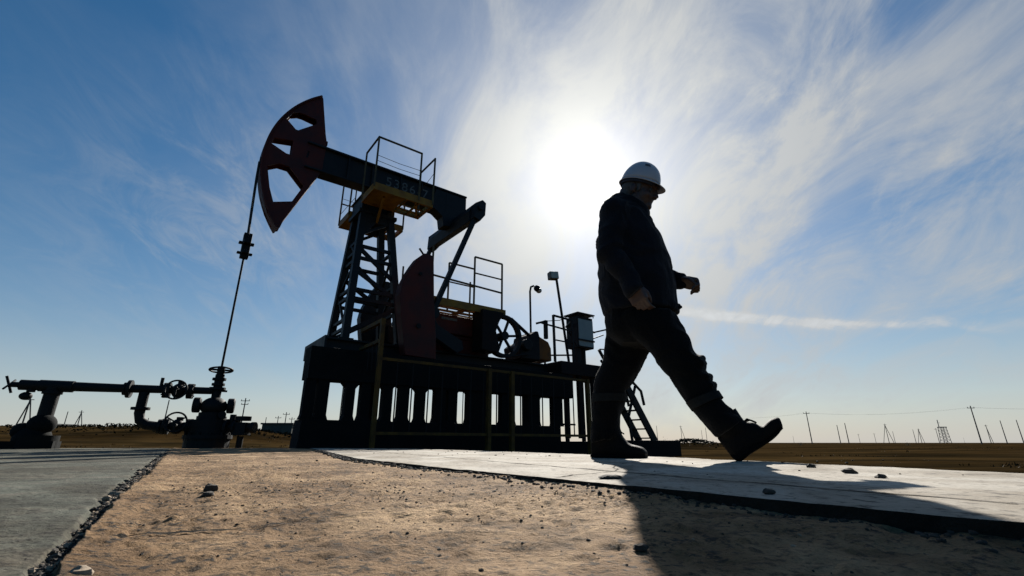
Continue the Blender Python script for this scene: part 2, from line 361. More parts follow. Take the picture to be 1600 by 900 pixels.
r.bar((5.28, -.3, 2.2), (6.7, -.3, 2.36), k * .8); r.bar((5.28, -.3, 1.9), (5.28, -.3, 2.2), k * .8); r.bar((5.5, -1.0, 2.75), (5.8, -1.0, 2.4), .025); r.bar((6.62, -1.0, 2.4), (7.0, -1.0, 1.9), .06)
r.bar((6.6, -1.05, 2.4), (7.15, -1.05, 2.45), .03); r.bar((6.6, -.5, 2.7), (7.4, -.5, 3.0), .03)
r.bar((4.42, -1.0, 2.80), (4.72, -1.0, 2.90), .05); r.bar((4.72, -1.0, 2.45), (4.72, -1.0, 2.92), .08); r.tube([(4.7, -1.0, 2.9), (5.2, -1.0, 3.0), (5.7, -1.0, 3.25)], .01, 5)
r.build('guard_rail', 'iron', fd)

# stairs at the rear end
stp = thing('steel_stairs', 'steep black steel stairs with bent handrail behind the walking man', 'stairs', (PX, PY, 0), PH)
for t in (-1.75, -1.25): MB().bar((6.75, t, 1.35), (7.72, t, .0), .05, .20).build('stringer', 'iron', stp)
for i in range(6):
    f_ = i / 6 + .08; MB().box(6.75 + .97 * f_ - .1, 6.75 + .97 * f_ + .1, -1.724, -1.276, 1.35 - 1.35 * f_ - .02, 1.35 - 1.35 * f_ + .01).build('tread', 'iron', stp)
for t in (-1.75, -1.25): MB().tube([(6.4, t, 2.05), (7.02, t, 1.46), (7.30, t, 1.27), (7.38, t, .92)], .035, 8).bar((7.08, t, 1.38), (6.72, t, .60), .05).bar((6.72, t, .6), (6.8, t, .05), .05).build('handrail', 'iron', stp)
MB().box(6.3, 8.42, -2.0, -1.0, GZ, .055).build('footing_pad', 'conc_dark', stp, bevel=.01)

# cabinet
cbx = thing('control_cabinet', 'pale grey electrical control cabinet on posts above the rear deck', 'control cabinet', (PX, PY, 0), PH)
MB().box(5.96, 6.56, -.88, -.45, 2.42, 3.28).build('cabinet_body', 'iron', cbx, bevel=.01)
MB().box(5.99, 6.54, -.90, -.881, 2.46, 3.20).build('door', 'panel', cbx)
MB().box(5.92, 6.58, -.96, -.40, 3.34, 3.37).box(5.95, 5.97, -.94, -.92, 3.28, 3.34).box(6.53, 6.55, -.94, -.92, 3.28, 3.34).build('roof', 'iron', cbx)
MB().box(6.0, 6.14, -.8, -.66, 1.93, 2.42).build('post', 'iron', cbx); MB().box(6.24, 6.31, -.8, -.7, 1.93, 2.42).build('post', 'iron', cbx)
MB().box(5.97, 6.56, -.93, -.903, 2.60, 2.64).build('cross_bar', 'iron', cbx)

# lamp posts
lp = thing('lamp_post', 'thin lamp post with curved neck and round globe behind the motor', 'lamp post', (PX, PY, 0), PH)
MB().tube([(6.40, 1.6, GZ), (6.37, 1.6, 3.2), (6.36, 1.6, 4.70), (6.40, 1.6, 4.86), (6.52, 1.6, 4.92)], .033, 8).build('pole', 'iron', lp, smooth=True)
MB().ell((6.66, 1.6, 4.86), .11, .11, .11).build('shade', 'iron', lp, smooth=True); MB().ell((6.74, 1.6, 4.80), .10, .10, .09).build('globe', 'glass', lp, smooth=True)
lp2 = thing('flood_lamp', 'slightly leaning pole carrying a square floodlight above the rear deck', 'floodlight', (PX, PY, 0), PH)
MB().tube([(5.58, -.9, 1.93), (5.22, -.9, 4.25)], .034, 8).build('pole', 'iron', lp2, smooth=True)
fl = MB(); fl.obox((5.13, -.88, 4.24), (.12, -.04, .01), (.03, .09, 0), (-.01, 0, .10)); fo = fl.build('floodlight_head', 'lattice', lp2, bevel=.015)
MB().obox((5.11, -.975, 4.24), (.10, -.034, .01), (.002, .006, 0), (-.01, 0, .08)).build('lens', 'glass', fo)

# guard fences : frame and rows of bars
def fence(name, label, t, s0, s1, z0, z1, posts, step, frame, bars, extra=None):
    f = thing(name, label, 'fence', (PX, PY, 0), PH)
    fr = MB(); fr.box(s0, s1, t - .02, t + .02, z1 - .05, z1); fr.box(s0, s1, t - .02, t + .02, z0, z0 + .05); fr.build('top_and_bottom_rail', frame, f)
    b = MB(); n = int((s1 - s0) / step)
    for i in range(1, n):
        s_ = s0 + i * step + random.uniform(-.02, .02); b.box(s_ - .009, s_ + .009, t - .009, t + .009, z0 + .05, z1 - .05)
    b.build('bar_panel', bars, f)
    for s_ in posts: MB().box(s_ - .04, s_ + .04, t - .045, t + .045, GZ, z1 + .004).build('post', frame, f)
    if extra: extra(f)
    return f
def ends(f):
    b = MB(); z = 2.06
    b.box(.13, .20, -1.94, -1.87, -.34, z); b.box(.13, .20, -1.868, -.9, z - .07, z); b.box(.13, .20, -1.868, -.9, z - .42, z - .36); b.build('end_frame', 'fence', f)
    q = MB()
    for i in range(5): q.box(.155, .175, -1.75 + .2 * i, -1.73 + .2 * i, 1.2, z - .42)
    q.build('end_bars', 'iron', f)
fence('guard_fence', 'low fence with ochre yellow rails in front of the gearbox', -1.9, .205, 5.20, .12, 1.385, (2.42, 2.98, 5.16), .30, 'fence', 'iron', ends)
fence('rear_fence', 'dark barred fence along the far side of the pump pedestal', 1.9, -.06, 6.6, -.2, 1.80, (-.06, 1.36, 2.86, 4.66, 6.6), .42, 'iron', 'iron')

# ------------------------------------------------------------------ wellhead and flow line
WX, WY = -5.065, 8.055
wh = thing('wellhead', 'black wellhead with stuffing box and side valves under the polished rod', 'wellhead', (WX, WY, 0), PH)
v = MB(); v.cyl((0, 0, GZ), (0, 0, .06), .33, 24); v.cyl((0, 0, .06), (0, 0, .12), .36, 24); v.cyl((0, 0, .12), (0, 0, .36), .29, 20); v.cyl((0, 0, .36), (0, 0, .42), .22, 20)
for i in range(12): v.cyl((.32 * cos(i * pi / 6), .32 * sin(i * pi / 6), .03), (.32 * cos(i * pi / 6), .32 * sin(i * pi / 6), .16), .02, 6)
v.cyl((.12, -.2, .44), (.12, -.24, .44), .06); v.cyl((.12, -.22, .34), (.12, -.22, .42), .015)
v.build('casing_head', 'iron', wh)
v = MB(); v.cyl((0, 0, .42), (0, 0, .48), .20, 20); v.ell((0, 0, .58), .20, .20, .16); v.build('tubing_spool', 'iron', wh, smooth=True)
for sx in (-1, 1):
    MB().cyl((sx * .19, -.03 * sx, .60), (sx * .30, -.05 * sx, .60), .125, 16).build('side_cap', 'iron', wh, smooth=True, bevel=.02)
v = MB(); v.cyl((0, 0, .70), (0, 0, 1.12), .07); v.cyl((0, 0, .86), (0, 0, .90), .125); v.cyl((0, 0, .93), (0, 0, .97), .10); v.cyl((0, 0, 1.02), (0, 0, 1.06), .105); v.cyl((0, 0, 1.08), (0, 0, 1.26), .06)
v.box(-.15, .15, -.02, .02, .83, .86)
v.build('stuffing_box', 'iron', wh)
MB().ring((0, 0, 1.20), (0, 0.15, 1), .175, .016).bar((-.17, 0, 1.2), (.17, 0, 1.2), .03).build('hand_wheel', 'iron', wh, smooth=True)
v = MB()
sd = Vector((.80, -.60, 0))
def W(d, z, l=0): return Vector((d * .80 + l * .6, -d * .60 + l * .80, z))
v.tube([W(0, .24), W(.72, .24)], .075); v.tube([W(.36, .24), W(.36, .45)], .05); v.cyl(W(.28, .24), W(.33, .24), .14); v.cyl(W(.42, .24), W(.46, .24), .13)
v.obox(W(.54, .22), (.085, -.06, 0), (.06, .08, 0), (0, 0, .10)); v.cyl(W(.54, .35), W(.54, .42), .12); v.cyl(W(.54, -.3), W(.54, .1), .05); v.cyl(W(.70, .24), W(.76, .24), .09)
v.build('side_valve', 'iron', wh)

fa = atan2(-.429, -.903)
fl_ = thing('flow_line', 'long black elevated pipe with valves running left from the wellhead', 'pipeline', (WX, WY, 0), fa)
v = MB(); v.tube([(.06, 0, .84), (1.4, 0, .825), (2.52, 0, .82)], [.058, .068, .078], 14); v.cyl((1.18, 0, .82), (1.23, 0, .82), .14); v.cyl((1.25, 0, .82), (1.28, 0, .82), .10); v.tube([(.80, 0, .85), (.80, 0, 1.02)], .025)
v.cyl((1.9, 0, .82), (2.3, 0, .82), .088, 14)
v.build('main_pipe', 'iron', fl_, smooth=True)
v = MB(); v.tube([(1.0, 0, .78), (1.0, 0, .45), (.97, 0, .34), (.88, 0, .27), (.75, 0, .25), (.1, 0, .25)], .072, 14); v.cyl((1.0, 0, .50), (1.0, 0, .54), .13); v.cyl((.68, 0, .25), (.72, 0, .25), .11)
v.build('lower_pipe', 'iron', fl_, smooth=True)
for nm, d, z in (('upper', .55, .82), ('lower', .46, .25)):
    v = MB(); v.ell((d, 0, z), .10, .11, .12)
    for dd in (-.19, -.145, .13, .18): v.cyl((d + dd - .02, 0, z), (d + dd + .018, 0, z), .125, 14)
    v.cyl((d, 0, z), (d, .30, z + .02), .03)
    for dd in (-.19, .18):
        for i in range(8): v.cyl((d + dd - .035, .105 * cos(i * pi / 4), z + .105 * sin(i * pi / 4)), (d + dd + .035, .105 * cos(i * pi / 4), z + .105 * sin(i * pi / 4)), .012, 6)
    v.cyl((d - .02, 0, z + .09), (d - .02, 0, z + .15), .05)
    vo = v.build('gate_valve', 'iron', fl_, smooth=True)
    w = MB().ring((d - .02, .32, z - .01 if nm == 'upper' else z + .06), (0, 1, .12), .148, .014)
    for i in range(3):
        a = RAD(30 + 120 * i); w.bar((d - .02, .32, z + (0 if nm == 'upper' else .06)), (d - .02 + .143 * cos(a), .32, z + (0 if nm == 'upper' else .06) + .143 * sin(a)), .02)
    w.build('hand_wheel', 'iron', vo, smooth=True)
v = MB(); v.tube([(2.13, 0, .80), (2.13, 0, .34)], .095, 14); v.cyl((2.13, 0, .70), (2.13, 0, .74), .12); v.build('support_leg', 'iron', fl_, smooth=True)
v = MB(); v.ell((2.13, .02, .26), .17, .16, .15); v.ell((2.20, 0, .05), .22, .2, .2); v.cyl((2.13, 0, GZ), (2.13, 0, .1), .24, 18); v.box(1.9, 2.9, -.15, .15, GZ, .02); v.ell((2.34, 0, .16), .12, .12, .12)
v.build('support_block', 'conc_dark', fl_, smooth=True)
v = MB(); v.cyl((2.38, 0, .80), (2.38, 0, .72), .05); v.ell((2.42, 0, .66), .075, .075, .06); v.build('drain_cock', 'iron', fl_, smooth=True)
v = MB(); v.cyl((2.5, 0, .82), (2.62, 0, .82), .04); v.bar((2.60, -.02, .70), (2.70, 0, .94), .03); v.tube([(2.62, .18, .74), (2.66, -.18, .90)], .014); v.build('tee_handle', 'iron', fl_)

# ------------------------------------------------------------------ the walking man
PA = RAD(-28)
man = None
def remesh(name, mb, voxel, m, parent=None, smooth_it=4, wr=0, wscale=9):
    o = mb.build('tmp', None)
    r = o.modifiers.new('r', 'REMESH'); r.mode = 'VOXEL'; r.voxel_size = voxel; r.use_smooth_shade = True
    s_ = o.modifiers.new('s', 'SMOOTH'); s_.iterations = smooth_it; s_.factor = .5
    dg = bpy.context.evaluated_depsgraph_get(); me = bpy.data.meshes.new_from_object(o.evaluated_get(dg)); bpy.data.objects.remove(o)
    me.name = name; me.materials.clear(); me.materials.append(M[m])
    if wr:
        me.calc_loop_triangles() if hasattr(me, 'calc_loop_triangles') else None
        nor = [v.normal.copy() for v in me.vertices]
        for v, n_ in zip(me.vertices, nor):
            p = v.co; q = Vector((p.x * 5, p.y * 5, p.z * wscale))
            a = noise.noise(q + Vector((noise.noise(p * 6) * 1.5, 0, noise.noise(p * 5 + Vector((9, 1, 4))) * 1.6)))
            v.co = p + n_ * (wr * (1 - abs(a) * 2.6))
    me.polygons.foreach_set('use_smooth', [True] * len(me.polygons))
    o = bpy.data.objects.new(name, me); COL.objects.link(o)
    if parent: o.parent = parent
    return o
def loft(mb, secs, n=24, ex=2.3, sub=4):
    """secs: (x0,z0,x1,z1,y centre, half width across) ; smooth closed tube through them"""
    Q = []
    m = len(secs)
    for i in range(m - 1):
        p0 = secs[max(i - 1, 0)]; p1 = secs[i]; p2 = secs[i + 1]; p3 = secs[min(i + 2, m - 1)]
        for k in range(sub):
            t = k / sub
            Q.append([.5 * (2 * b_ + (c_ - a_) * t + (2 * a_ - 5 * b_ + 4 * c_ - d_) * t * t + (3 * b_ - a_ - 3 * c_ + d_) * t ** 3) for a_, b_, c_, d_ in zip(p0, p1, p2, p3)])
    Q.append(list(secs[-1]))
    vs = []; fs = []
    for q in Q:
        c_ = Vector(((q[0] + q[2]) / 2, q[4], (q[1] + q[3]) / 2)); u = Vector(((q[2] - q[0]) / 2, 0, (q[3] - q[1]) / 2)); w = Vector((0, q[5], 0))
        for k in range(n):
            a = 2 * pi * k / n; ca, sa = cos(a), sin(a)
            vs.append(c_ + u * math.copysign(abs(ca) ** (2 / ex), ca) + w * math.copysign(abs(sa) ** (2 / ex), sa))
    for i in range(len(Q) - 1):
        for k in range(n): fs.append((i * n + k, i * n + (k + 1) % n, (i + 1) * n + (k + 1) % n, (i + 1) * n + k))
    fs.append(tuple(range(n))); fs.append(tuple((len(Q) - 1) * n + k for k in range(n))[::-1])
    return mb.add(vs, fs)
def limb(mb, pts, r, n=16):
    """tapering limb, rounded at both ends"""
    mb.tube(pts, r, n)
    for p, q in zip(pts, r): mb.ell(p, q, q, q, 14, 8)
    return mb

TORSO = [(0.043, 0.672, 0.432, 0.662), (0.025, 0.752, 0.442, 0.701), (0.026, 0.822, 0.441, 0.751), (0.027, 0.892, 0.443, 0.831), (0.024, 0.973, 0.435, 0.907), (0.025, 1.054, 0.43, 0.983), (0.031, 1.136, 0.414, 1.064), (0.044, 1.218, 0.384, 1.149), (0.06, 1.292, 0.351, 1.214), (0.092, 1.345, 0.327, 1.255), (0.131, 1.378, 0.322, 1.28), (0.160, 1.405, 0.325, 1.296)]
TORSO = [(a_, b_, c_ - (.016 if 0 < i < 8 else .004), d_) for i, (a_, b_, c_, d_) in enumerate(TORSO)]
TW = [.205, .21, .212, .212, .212, .212, .208, .20, .185, .15, .105, .085]
PELV = [(0.05, 0.76, 0.41, 0.74), (0.048, 0.696, 0.408, 0.685), (0.048, 0.64, 0.379, 0.6), (0.06, 0.56, 0.33, 0.53), (0.12, 0.50, 0.29, 0.48)]
PW = [.19, .195, .19, .17, .12]
RLEG = [(0.05, 0.70, 0.337, 0.648), (0.021, 0.665, 0.337, 0.618), (0.011, 0.59, 0.278, 0.526), (-0.003, 0.504, 0.224, 0.466), (-0.03, 0.432, 0.17, 0.378), (-0.062, 0.354, 0.119, 0.308), (-0.081, 0.283, 0.087, 0.275), (-0.089, 0.212, 0.076, 0.216), (-0.097, 0.142, 0.055, 0.145), (-0.106, 0.067, 0.044, 0.085), (-0.113, 0.003, 0.046, 0.028)]
RW = [.10, .105, .105, .10, .095, .09, .088, .085, .08, .078, .08]
FLEG = [(0.106, 0.648, 0.42, 0.635), (0.15, 0.58, 0.45, 0.56), (0.191, 0.531, 0.47, 0.512), (0.273, 0.446, 0.503, 0.432), (0.323, 0.373, 0.523, 0.38), (0.366, 0.307, 0.535, 0.318), (0.402, 0.246, 0.557, 0.268), (0.45, 0.16, 0.572, 0.214), (0.494, 0.098, 0.602, 0.167), (0.527, 0.052, 0.638, 0.123), (0.547, 0.026, 0.661, 0.098)]
FW = [.10, .108, .108, .105, .10, .095, .092, .09, .085, .082, .082]
FB = [(0.60, -0.066, 0.546, 0.020), (0.613, -0.0755, 0.575, 0.045), (0.633, -0.076, 0.602, 0.060), (0.671, -0.048, 0.662, 0.086), (0.701, -0.03, 0.708, 0.083), (0.734, -0.009, 0.733, 0.069), (0.77, 0.015, 0.77, 0.096), (0.798, 0.041, 0.796, 0.105), (0.815, 0.066, 0.808, 0.103)]
FBW = [.028, .036, .040, .042, .043, .045, .050, .047, .033]
RB = [(-0.119, -0.072, -0.113, 0.0), (-0.11, -0.077, -0.109, 0.04), (-0.067, -0.077, -0.086, 0.08), (-0.014, -0.077, 0.019, 0.085), (0.032, -0.077, 0.058, 0.032), (0.073, -0.077, 0.089, -0.003), (0.124, -0.077, 0.136, -0.016), (0.154, -0.075, 0.162, -0.026), (0.178, -0.066, 0.178, -0.045)]
YF, YR = -.10, .10
shN, elN, wrN = Vector((.185, -.17, 1.225)), Vector((.150, -.235, .955)), Vector((.255, -.235, .755))
shF, elF, wrF = Vector((.19, .19, 1.235)), Vector((.25, .265, .985)), Vector((.43, .22, .893))

def hand(mb, wrist, d, palm, curl=(45, 65, 35), thumb_side=1, L=.185):
    """palm and five separate bent fingers; d points to the knuckles, palm is the palm's normal"""
    d = d.normalized(); palm = (palm - d * palm.dot(d)).normalized(); sd = d.cross(palm)
    pl = L * .50
    mb.tube([wrist - d * .03, wrist], .026, 12)
    for k in range(-3, 4):       # palm, a flat slab made of overlapping rods
        o = sd * (k * .0105)
        mb.tube([wrist + o * .6, wrist + d * pl * .5 + o, wrist + d * pl + o * 1.02], [.020, .019, .0145], 8)
    for i, (fl, o) in enumerate(((.44, -1.5), (.49, -.5), (.46, .5), (.36, 1.5))):
        p = wrist + d * (pl * (1.0 if i != 3 else .94)) + sd * (o * .0205 * thumb_side); a = 0; pts = [p - d * .02, p]; q = d.copy()
        for j, (seg, c_) in enumerate(zip((.45, .32, .23), curl)):
            q = Matrix.Rotation(RAD(c_ + i * 3), 3, sd) @ q if sd.cross(q).dot(palm) > 0 else Matrix.Rotation(-RAD(c_ + i * 3), 3, sd) @ q
            p = p + q * (L * fl * seg); pts.append(p)
        mb.tube(pts, [.0095, .0098, .0090, .0082, .0065], 8); mb.ell(pts[-1], .0068, .0068, .0068, 8, 6)
    tp = wrist + d * .018 - sd * (.030 * thumb_side)
    t1 = tp + d * .040 - sd * (.018 * thumb_side) + palm * .014; t2 = t1 + d * .030 + palm * .016 + sd * (.006 * thumb_side); t3 = t2 + d * .020 + palm * .012 + sd * (.010 * thumb_side)
    mb.tube([wrist + d * .005 - sd * (.012 * thumb_side), tp, t1, t2, t3], [.014, .014, .0115, .0105, .0075], 8); mb.ell(t3, .0075, .0075, .0075, 8, 6)

# --- body (skin): head, neck, trunk, limbs and hands as one surface
HO = Vector((.29, 0, 1.42)); TAU = RAD(20)
HR = Matrix.Rotation(TAU, 3, 'Y')
def hp(x, y, z): return HO + HR @ Vector((x, y, z))
bd = MB()
bd.ell(hp(-.006, 0, .04), .094, .076, .10, 24, 16, HR); bd.ell(hp(.028, 0, -.030), .072, .063, .085, 20, 12, HR)
limb(bd, [hp(-.055, 0, -.02), hp(-.04, 0, -.12), Vector((.22, 0, 1.20))], [.058, .058, .07])
bd.ell(hp(.072, 0, -.092), .028, .030, .026, 14, 10, HR); bd.tube([hp(-.01, -.055, -.055), hp(.055, -.030, -.098)], [.022, .018], 8); bd.tube([hp(-.01, .055, -.055), hp(.055, .030, -.098)], [.022, .018], 8)
bd.tube([hp(.094, 0, .020), hp(.106, 0, -.012), hp(.114, 0, -.034)], [.009, .011, .013], 10)
for y in (-.012, .012): bd.ell(hp(.104, y, -.036), .010, .009, .008, 10, 8, HR)
bd.tube([hp(.084, -.04, .024), hp(.097, 0, .026), hp(.084, .04, .024)], .010, 8)
bd.tube([hp(.080, -.022, -.064), hp(.093, 0, -.061), hp(.080, .022, -.064)], .0075, 8); bd.tube([hp(.080, -.02, -.075), hp(.091, 0, -.075), hp(.080, .02, -.075)], .0075, 8)
for y in (-1, 1):
    bd.ell(hp(.062, y * .042, -.035), .026, .02, .024, 12, 8, HR)
    bd.ell(hp(-.012, y * .076, -.012), .018, .009, .031, 12, 8, HR); bd.ell(hp(-.006, y * .072, -.030), .010, .009, .012, 10, 8, HR)
loft(bd, [(s_[0] + (s_[2] - s_[0]) * .14, s_[1] + (s_[3] - s_[1]) * .14, s_[2] - (s_[2] - s_[0]) * .14, s_[3] - (s_[3] - s_[1]) * .14, 0, w * .82) for s_, w in zip(TORSO[:-1], TW)])
for LG, LW, y in ((RLEG, RW, YR), (FLEG, FW, YF)):
    loft(bd, [(s_[0] + (s_[2] - s_[0]) * .22, s_[1] + (s_[3] - s_[1]) * .30, s_[2] - (s_[2] - s_[0]) * .30, s_[3] - (s_[3] - s_[1]) * .22, y * .95, w * .6) for s_, w in zip(LG, LW)])
loft(bd, [(s_[0] + .07, s_[1] + .03, s_[2] - .07, s_[3] + .03, 0, w * .7) for s_, w in zip(PELV[:4], PW)])
loft(bd, [(s_[0] + .018, s_[1] + .018, s_[2] - .008, s_[3] - .016, YF, w * .75) for s_, w in zip(FB[1:-1], FBW[1:-1])])
loft(bd, [(s_[0] + .008, s_[1] + .020, s_[2], s_[3] - .016, YR, w * .75) for s_, w in zip(RB[1:-1], FBW[1:-1])])
limb(bd, [shN, elN, wrN], [.045, .037, .026]); limb(bd, [shF, elF, wrF], [.045, .037, .026])
hand(bd, wrN, Vector((.35, .03, -.95)), Vector((.25, .95, .1)), (28, 38, 25), -1)
hand(bd, wrF, Vector((.93, -.06, -.30)), Vector((-.30, -.45, -.85)), (66, 82, 50), 1, .205)
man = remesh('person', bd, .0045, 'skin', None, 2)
man.location = (.5, 2.55, 0); man.rotation_euler = (0, 0, PA)
tag(man, 'man in dark work clothes and white hard hat striding to the right', 'person')
for y in (-.034, .034): MB().ell(hp(.080, y, -.004), .0125, .0125, .0125, 12, 8).build('eye', 'eye', man, smooth=True)
hb = MB(); hb.ell(hp(-.022, 0, .012), .088, .080, .070, 20, 12, HR); hb.ell(hp(-.05, 0, -.035), .05, .062, .05, 16, 10, HR)
for y in (-1, 1): hb.ell(hp(.020, y * .070, -.005), .012, .008, .030, 10, 8, HR)
remesh('hair', hb, .005, 'hair', man, 2)

# --- jacket
jk = MB()
loft(jk, [(s_[0], s_[1], s_[2], s_[3], 0, w) for s_, w in zip(TORSO, TW)])
limb(jk, [shN, elN, wrN + Vector((.0, 0, .02))], [.082, .066, .050]); limb(jk, [shF, elF, wrF], [.085, .072, .047])
jk.tube([wrF - Vector((.05, 0, -.02)), wrF - Vector((.005, 0, 0))], .049, 14); jk.tube([wrN + Vector((-.03, 0, .05)), wrN + Vector((.018, 0, -.035))], .054, 14)
jk.tube([Vector((.13, 0, 1.30)), Vector((.235, 0, 1.36))], [.10, .085], 18)
loft(jk, [(.16, 1.33, .33, 1.24, 0, .10), (.172, 1.385, .332, 1.275, 0, .088), (.182, 1.412, .326, 1.30, 0, .082)])
jk.tube([Vector((.40, -.11, .695)), Vector((.446, 0, .682)), Vector((.40, .11, .695))], .006, 10)
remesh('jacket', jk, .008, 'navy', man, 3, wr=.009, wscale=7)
# --- trousers
tr = MB()
loft(tr, [(*s_, 0, w) for s_, w in zip(PELV, PW)])
loft(tr, [(*s_, YR, w) for s_, w in zip(RLEG, RW)]); loft(tr, [(*s_, YF, w) for s_, w in zip(FLEG, FW)])
for x, z, r_ in ((.512, .392, .015), (.520, .360, .014), (.538, .300, .013), (.552, .262, .010)): tr.tube([Vector((x, YF - .07, z - .01)), Vector((x + .012, YF, z)), Vector((x, YF + .07, z - .01))], r_, 10)
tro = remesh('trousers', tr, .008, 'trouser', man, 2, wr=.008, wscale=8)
def tape(secA, secB, y, w):
    b_ = MB(); loft(b_, [(secA[0] - .010, secA[1] - .004, secA[2] + .010, secA[3] + .004, y, w + .010), (secB[0] - .010, secB[1] - .004, secB[2] + .010, secB[3] + .004, y, w + .010)], n=40)
    b_.build('reflective_band', 'reflect', tro, smooth=True)
tape((.440, .180, .572, .226), (.462, .144, .586, .196), YF, .091); tape((-.086, .262, .084, .252), (-.088, .218, .079, .212), YR, .087)
# --- boots
for nm, SB, y, up in (('front', FB, YF, 0), ('rear', RB, YR, 1)):
    bt = MB(); loft(bt, [(*s_, y, w) for s_, w in zip(SB, FBW)], ex=2.6)
    if up: loft(bt, [(-.112, .10, .032, .108, y, .052), (-.112, .03, .034, .05, y, .05), (-.11, -.02, .03, -.01, y, .045)])
    else:
        loft(bt, [(.53, .08, .640, .15, y, .05), (.555, .03, .665, .098, y, .05), (.575, .0, .685, .075, y, .044)])
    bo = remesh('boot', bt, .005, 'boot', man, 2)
    so = MB()
    if up: loft(so, [(s_[0] - .002, -.078, s_[0] - .001, -.056, y, w + .005) for s_, w in zip(RB, FBW)], ex=3)
    else:
        loft(so, [(s_[0] + .0, s_[1] - .001, s_[0] + (s_[2] - s_[0]) * .22, s_[1] + (s_[3] - s_[1]) * .22, y, w + .005) for s_, w in zip(FB, FBW)], ex=3)
    remesh('sole', so, .005, 'sole', bo, 1)
    lc = MB()
    if not up: lc.tube([Vector((.664, y, .088)), Vector((.680, y - .01, .100)), Vector((.700, y, .092)), Vector((.712, y + .01, .086))], .004, 6); lc.tube([Vector((.664, y + .02, .088)), Vector((.69, y + .02, .097)), Vector((.715, y + .015, .084))], .004, 6)
    else: lc.tube([Vector((.03, y - .02, .06)), Vector((.05, y, .055)), Vector((.06, y + .02, .045))], .004, 6)
    lc.build('bootlace', 'sole', bo)
# --- hard hat
def shell(grow, lo):
    mb = MB(); n, m = 48, 14; vs = []
    for i in range(m + 1):
        e_ = lo + (pi / 2 - lo) * i / m
        for k in range(n):
            a = 2 * pi * k / n
            rib = 1 + .012 * exp(-(sin(a) * cos(e_) / .10) ** 2) * (1 if i > 3 else 0)
            rx = (.122 if cos(a) > 0 else .112) + grow; vs.append(hp(-.010 + rx * cos(e_) * cos(a) * rib, (.098 + grow) * cos(e_) * sin(a), .045 + (.140 + grow) * sin(e_) * rib + .030 * max(0, cos(a)) ** 2 * cos(e_) * 0))
    fs = [(i * n + k, i * n + (k + 1) % n, (i + 1) * n + (k + 1) % n, (i + 1) * n + k) for i in range(m) for k in range(n)]
    return mb.add(vs, fs), n
hs, n = shell(0, 0.0)
o0 = len(hs.v)
rim = []
for ring_, (dr, dz) in enumerate(((0.0, .0), (.006, -.004), (.010, -.010))):
    for k in range(n):
        a = 2 * pi * k / n; f_ = max(0, cos(a)) ** 1.5
        ext = dr + f_ * .030 * ring_ / 2; drop = dz - f_ * .014 * ring_ / 2
        rx = .122 if cos(a) > 0 else .112
        rim.append(hp(-.010 + (rx + ext) * cos(a), (.098 + ext * .5) * sin(a), .045 + drop))
hs.add(rim, [(j * n + k, j * n + (k + 1) % n, (j + 1) * n + (k + 1) % n, (j + 1) * n + k) for j in range(2) for k in range(n)])
hat = hs.build('hard_hat', 'helmet', man, smooth=True)
sm = hat.modifiers.new('thick', 'SOLIDIFY'); sm.thickness = .003; sm.offset = -1
hbm = MB(); hbm.add([hp(-.010 + (.104 if cos(a) > 0 else .106) * cos(a) , .092 * sin(a), z) for z in (.052, .018) for a in [2 * pi * k / 40 for k in range(40)]], [(k, (k + 1) % 40, 40 + (k + 1) % 40, 40 + k) for k in range(40)])
hbo = hbm.build('hat_headband', 'band', hat, smooth=True); q = hbo.modifiers.new('thick', 'SOLIDIFY'); q.thickness = .004; q.offset = 0
em = MB(); vs = []
for e_ in (.62, .80):
    for a in [-RAD(52 + 5 * k) for k in range(5)]:
        vs.append(hp(-.010 + (.1235) * cos(e_) * cos(a), .0995 * cos(e_) * sin(a), .045 + .1415 * sin(e_)))
em.add(vs, [(k, k + 1, 6 + k, 5 + k) for k in range(4)]); em.build('emblem', 'emblem', hat)

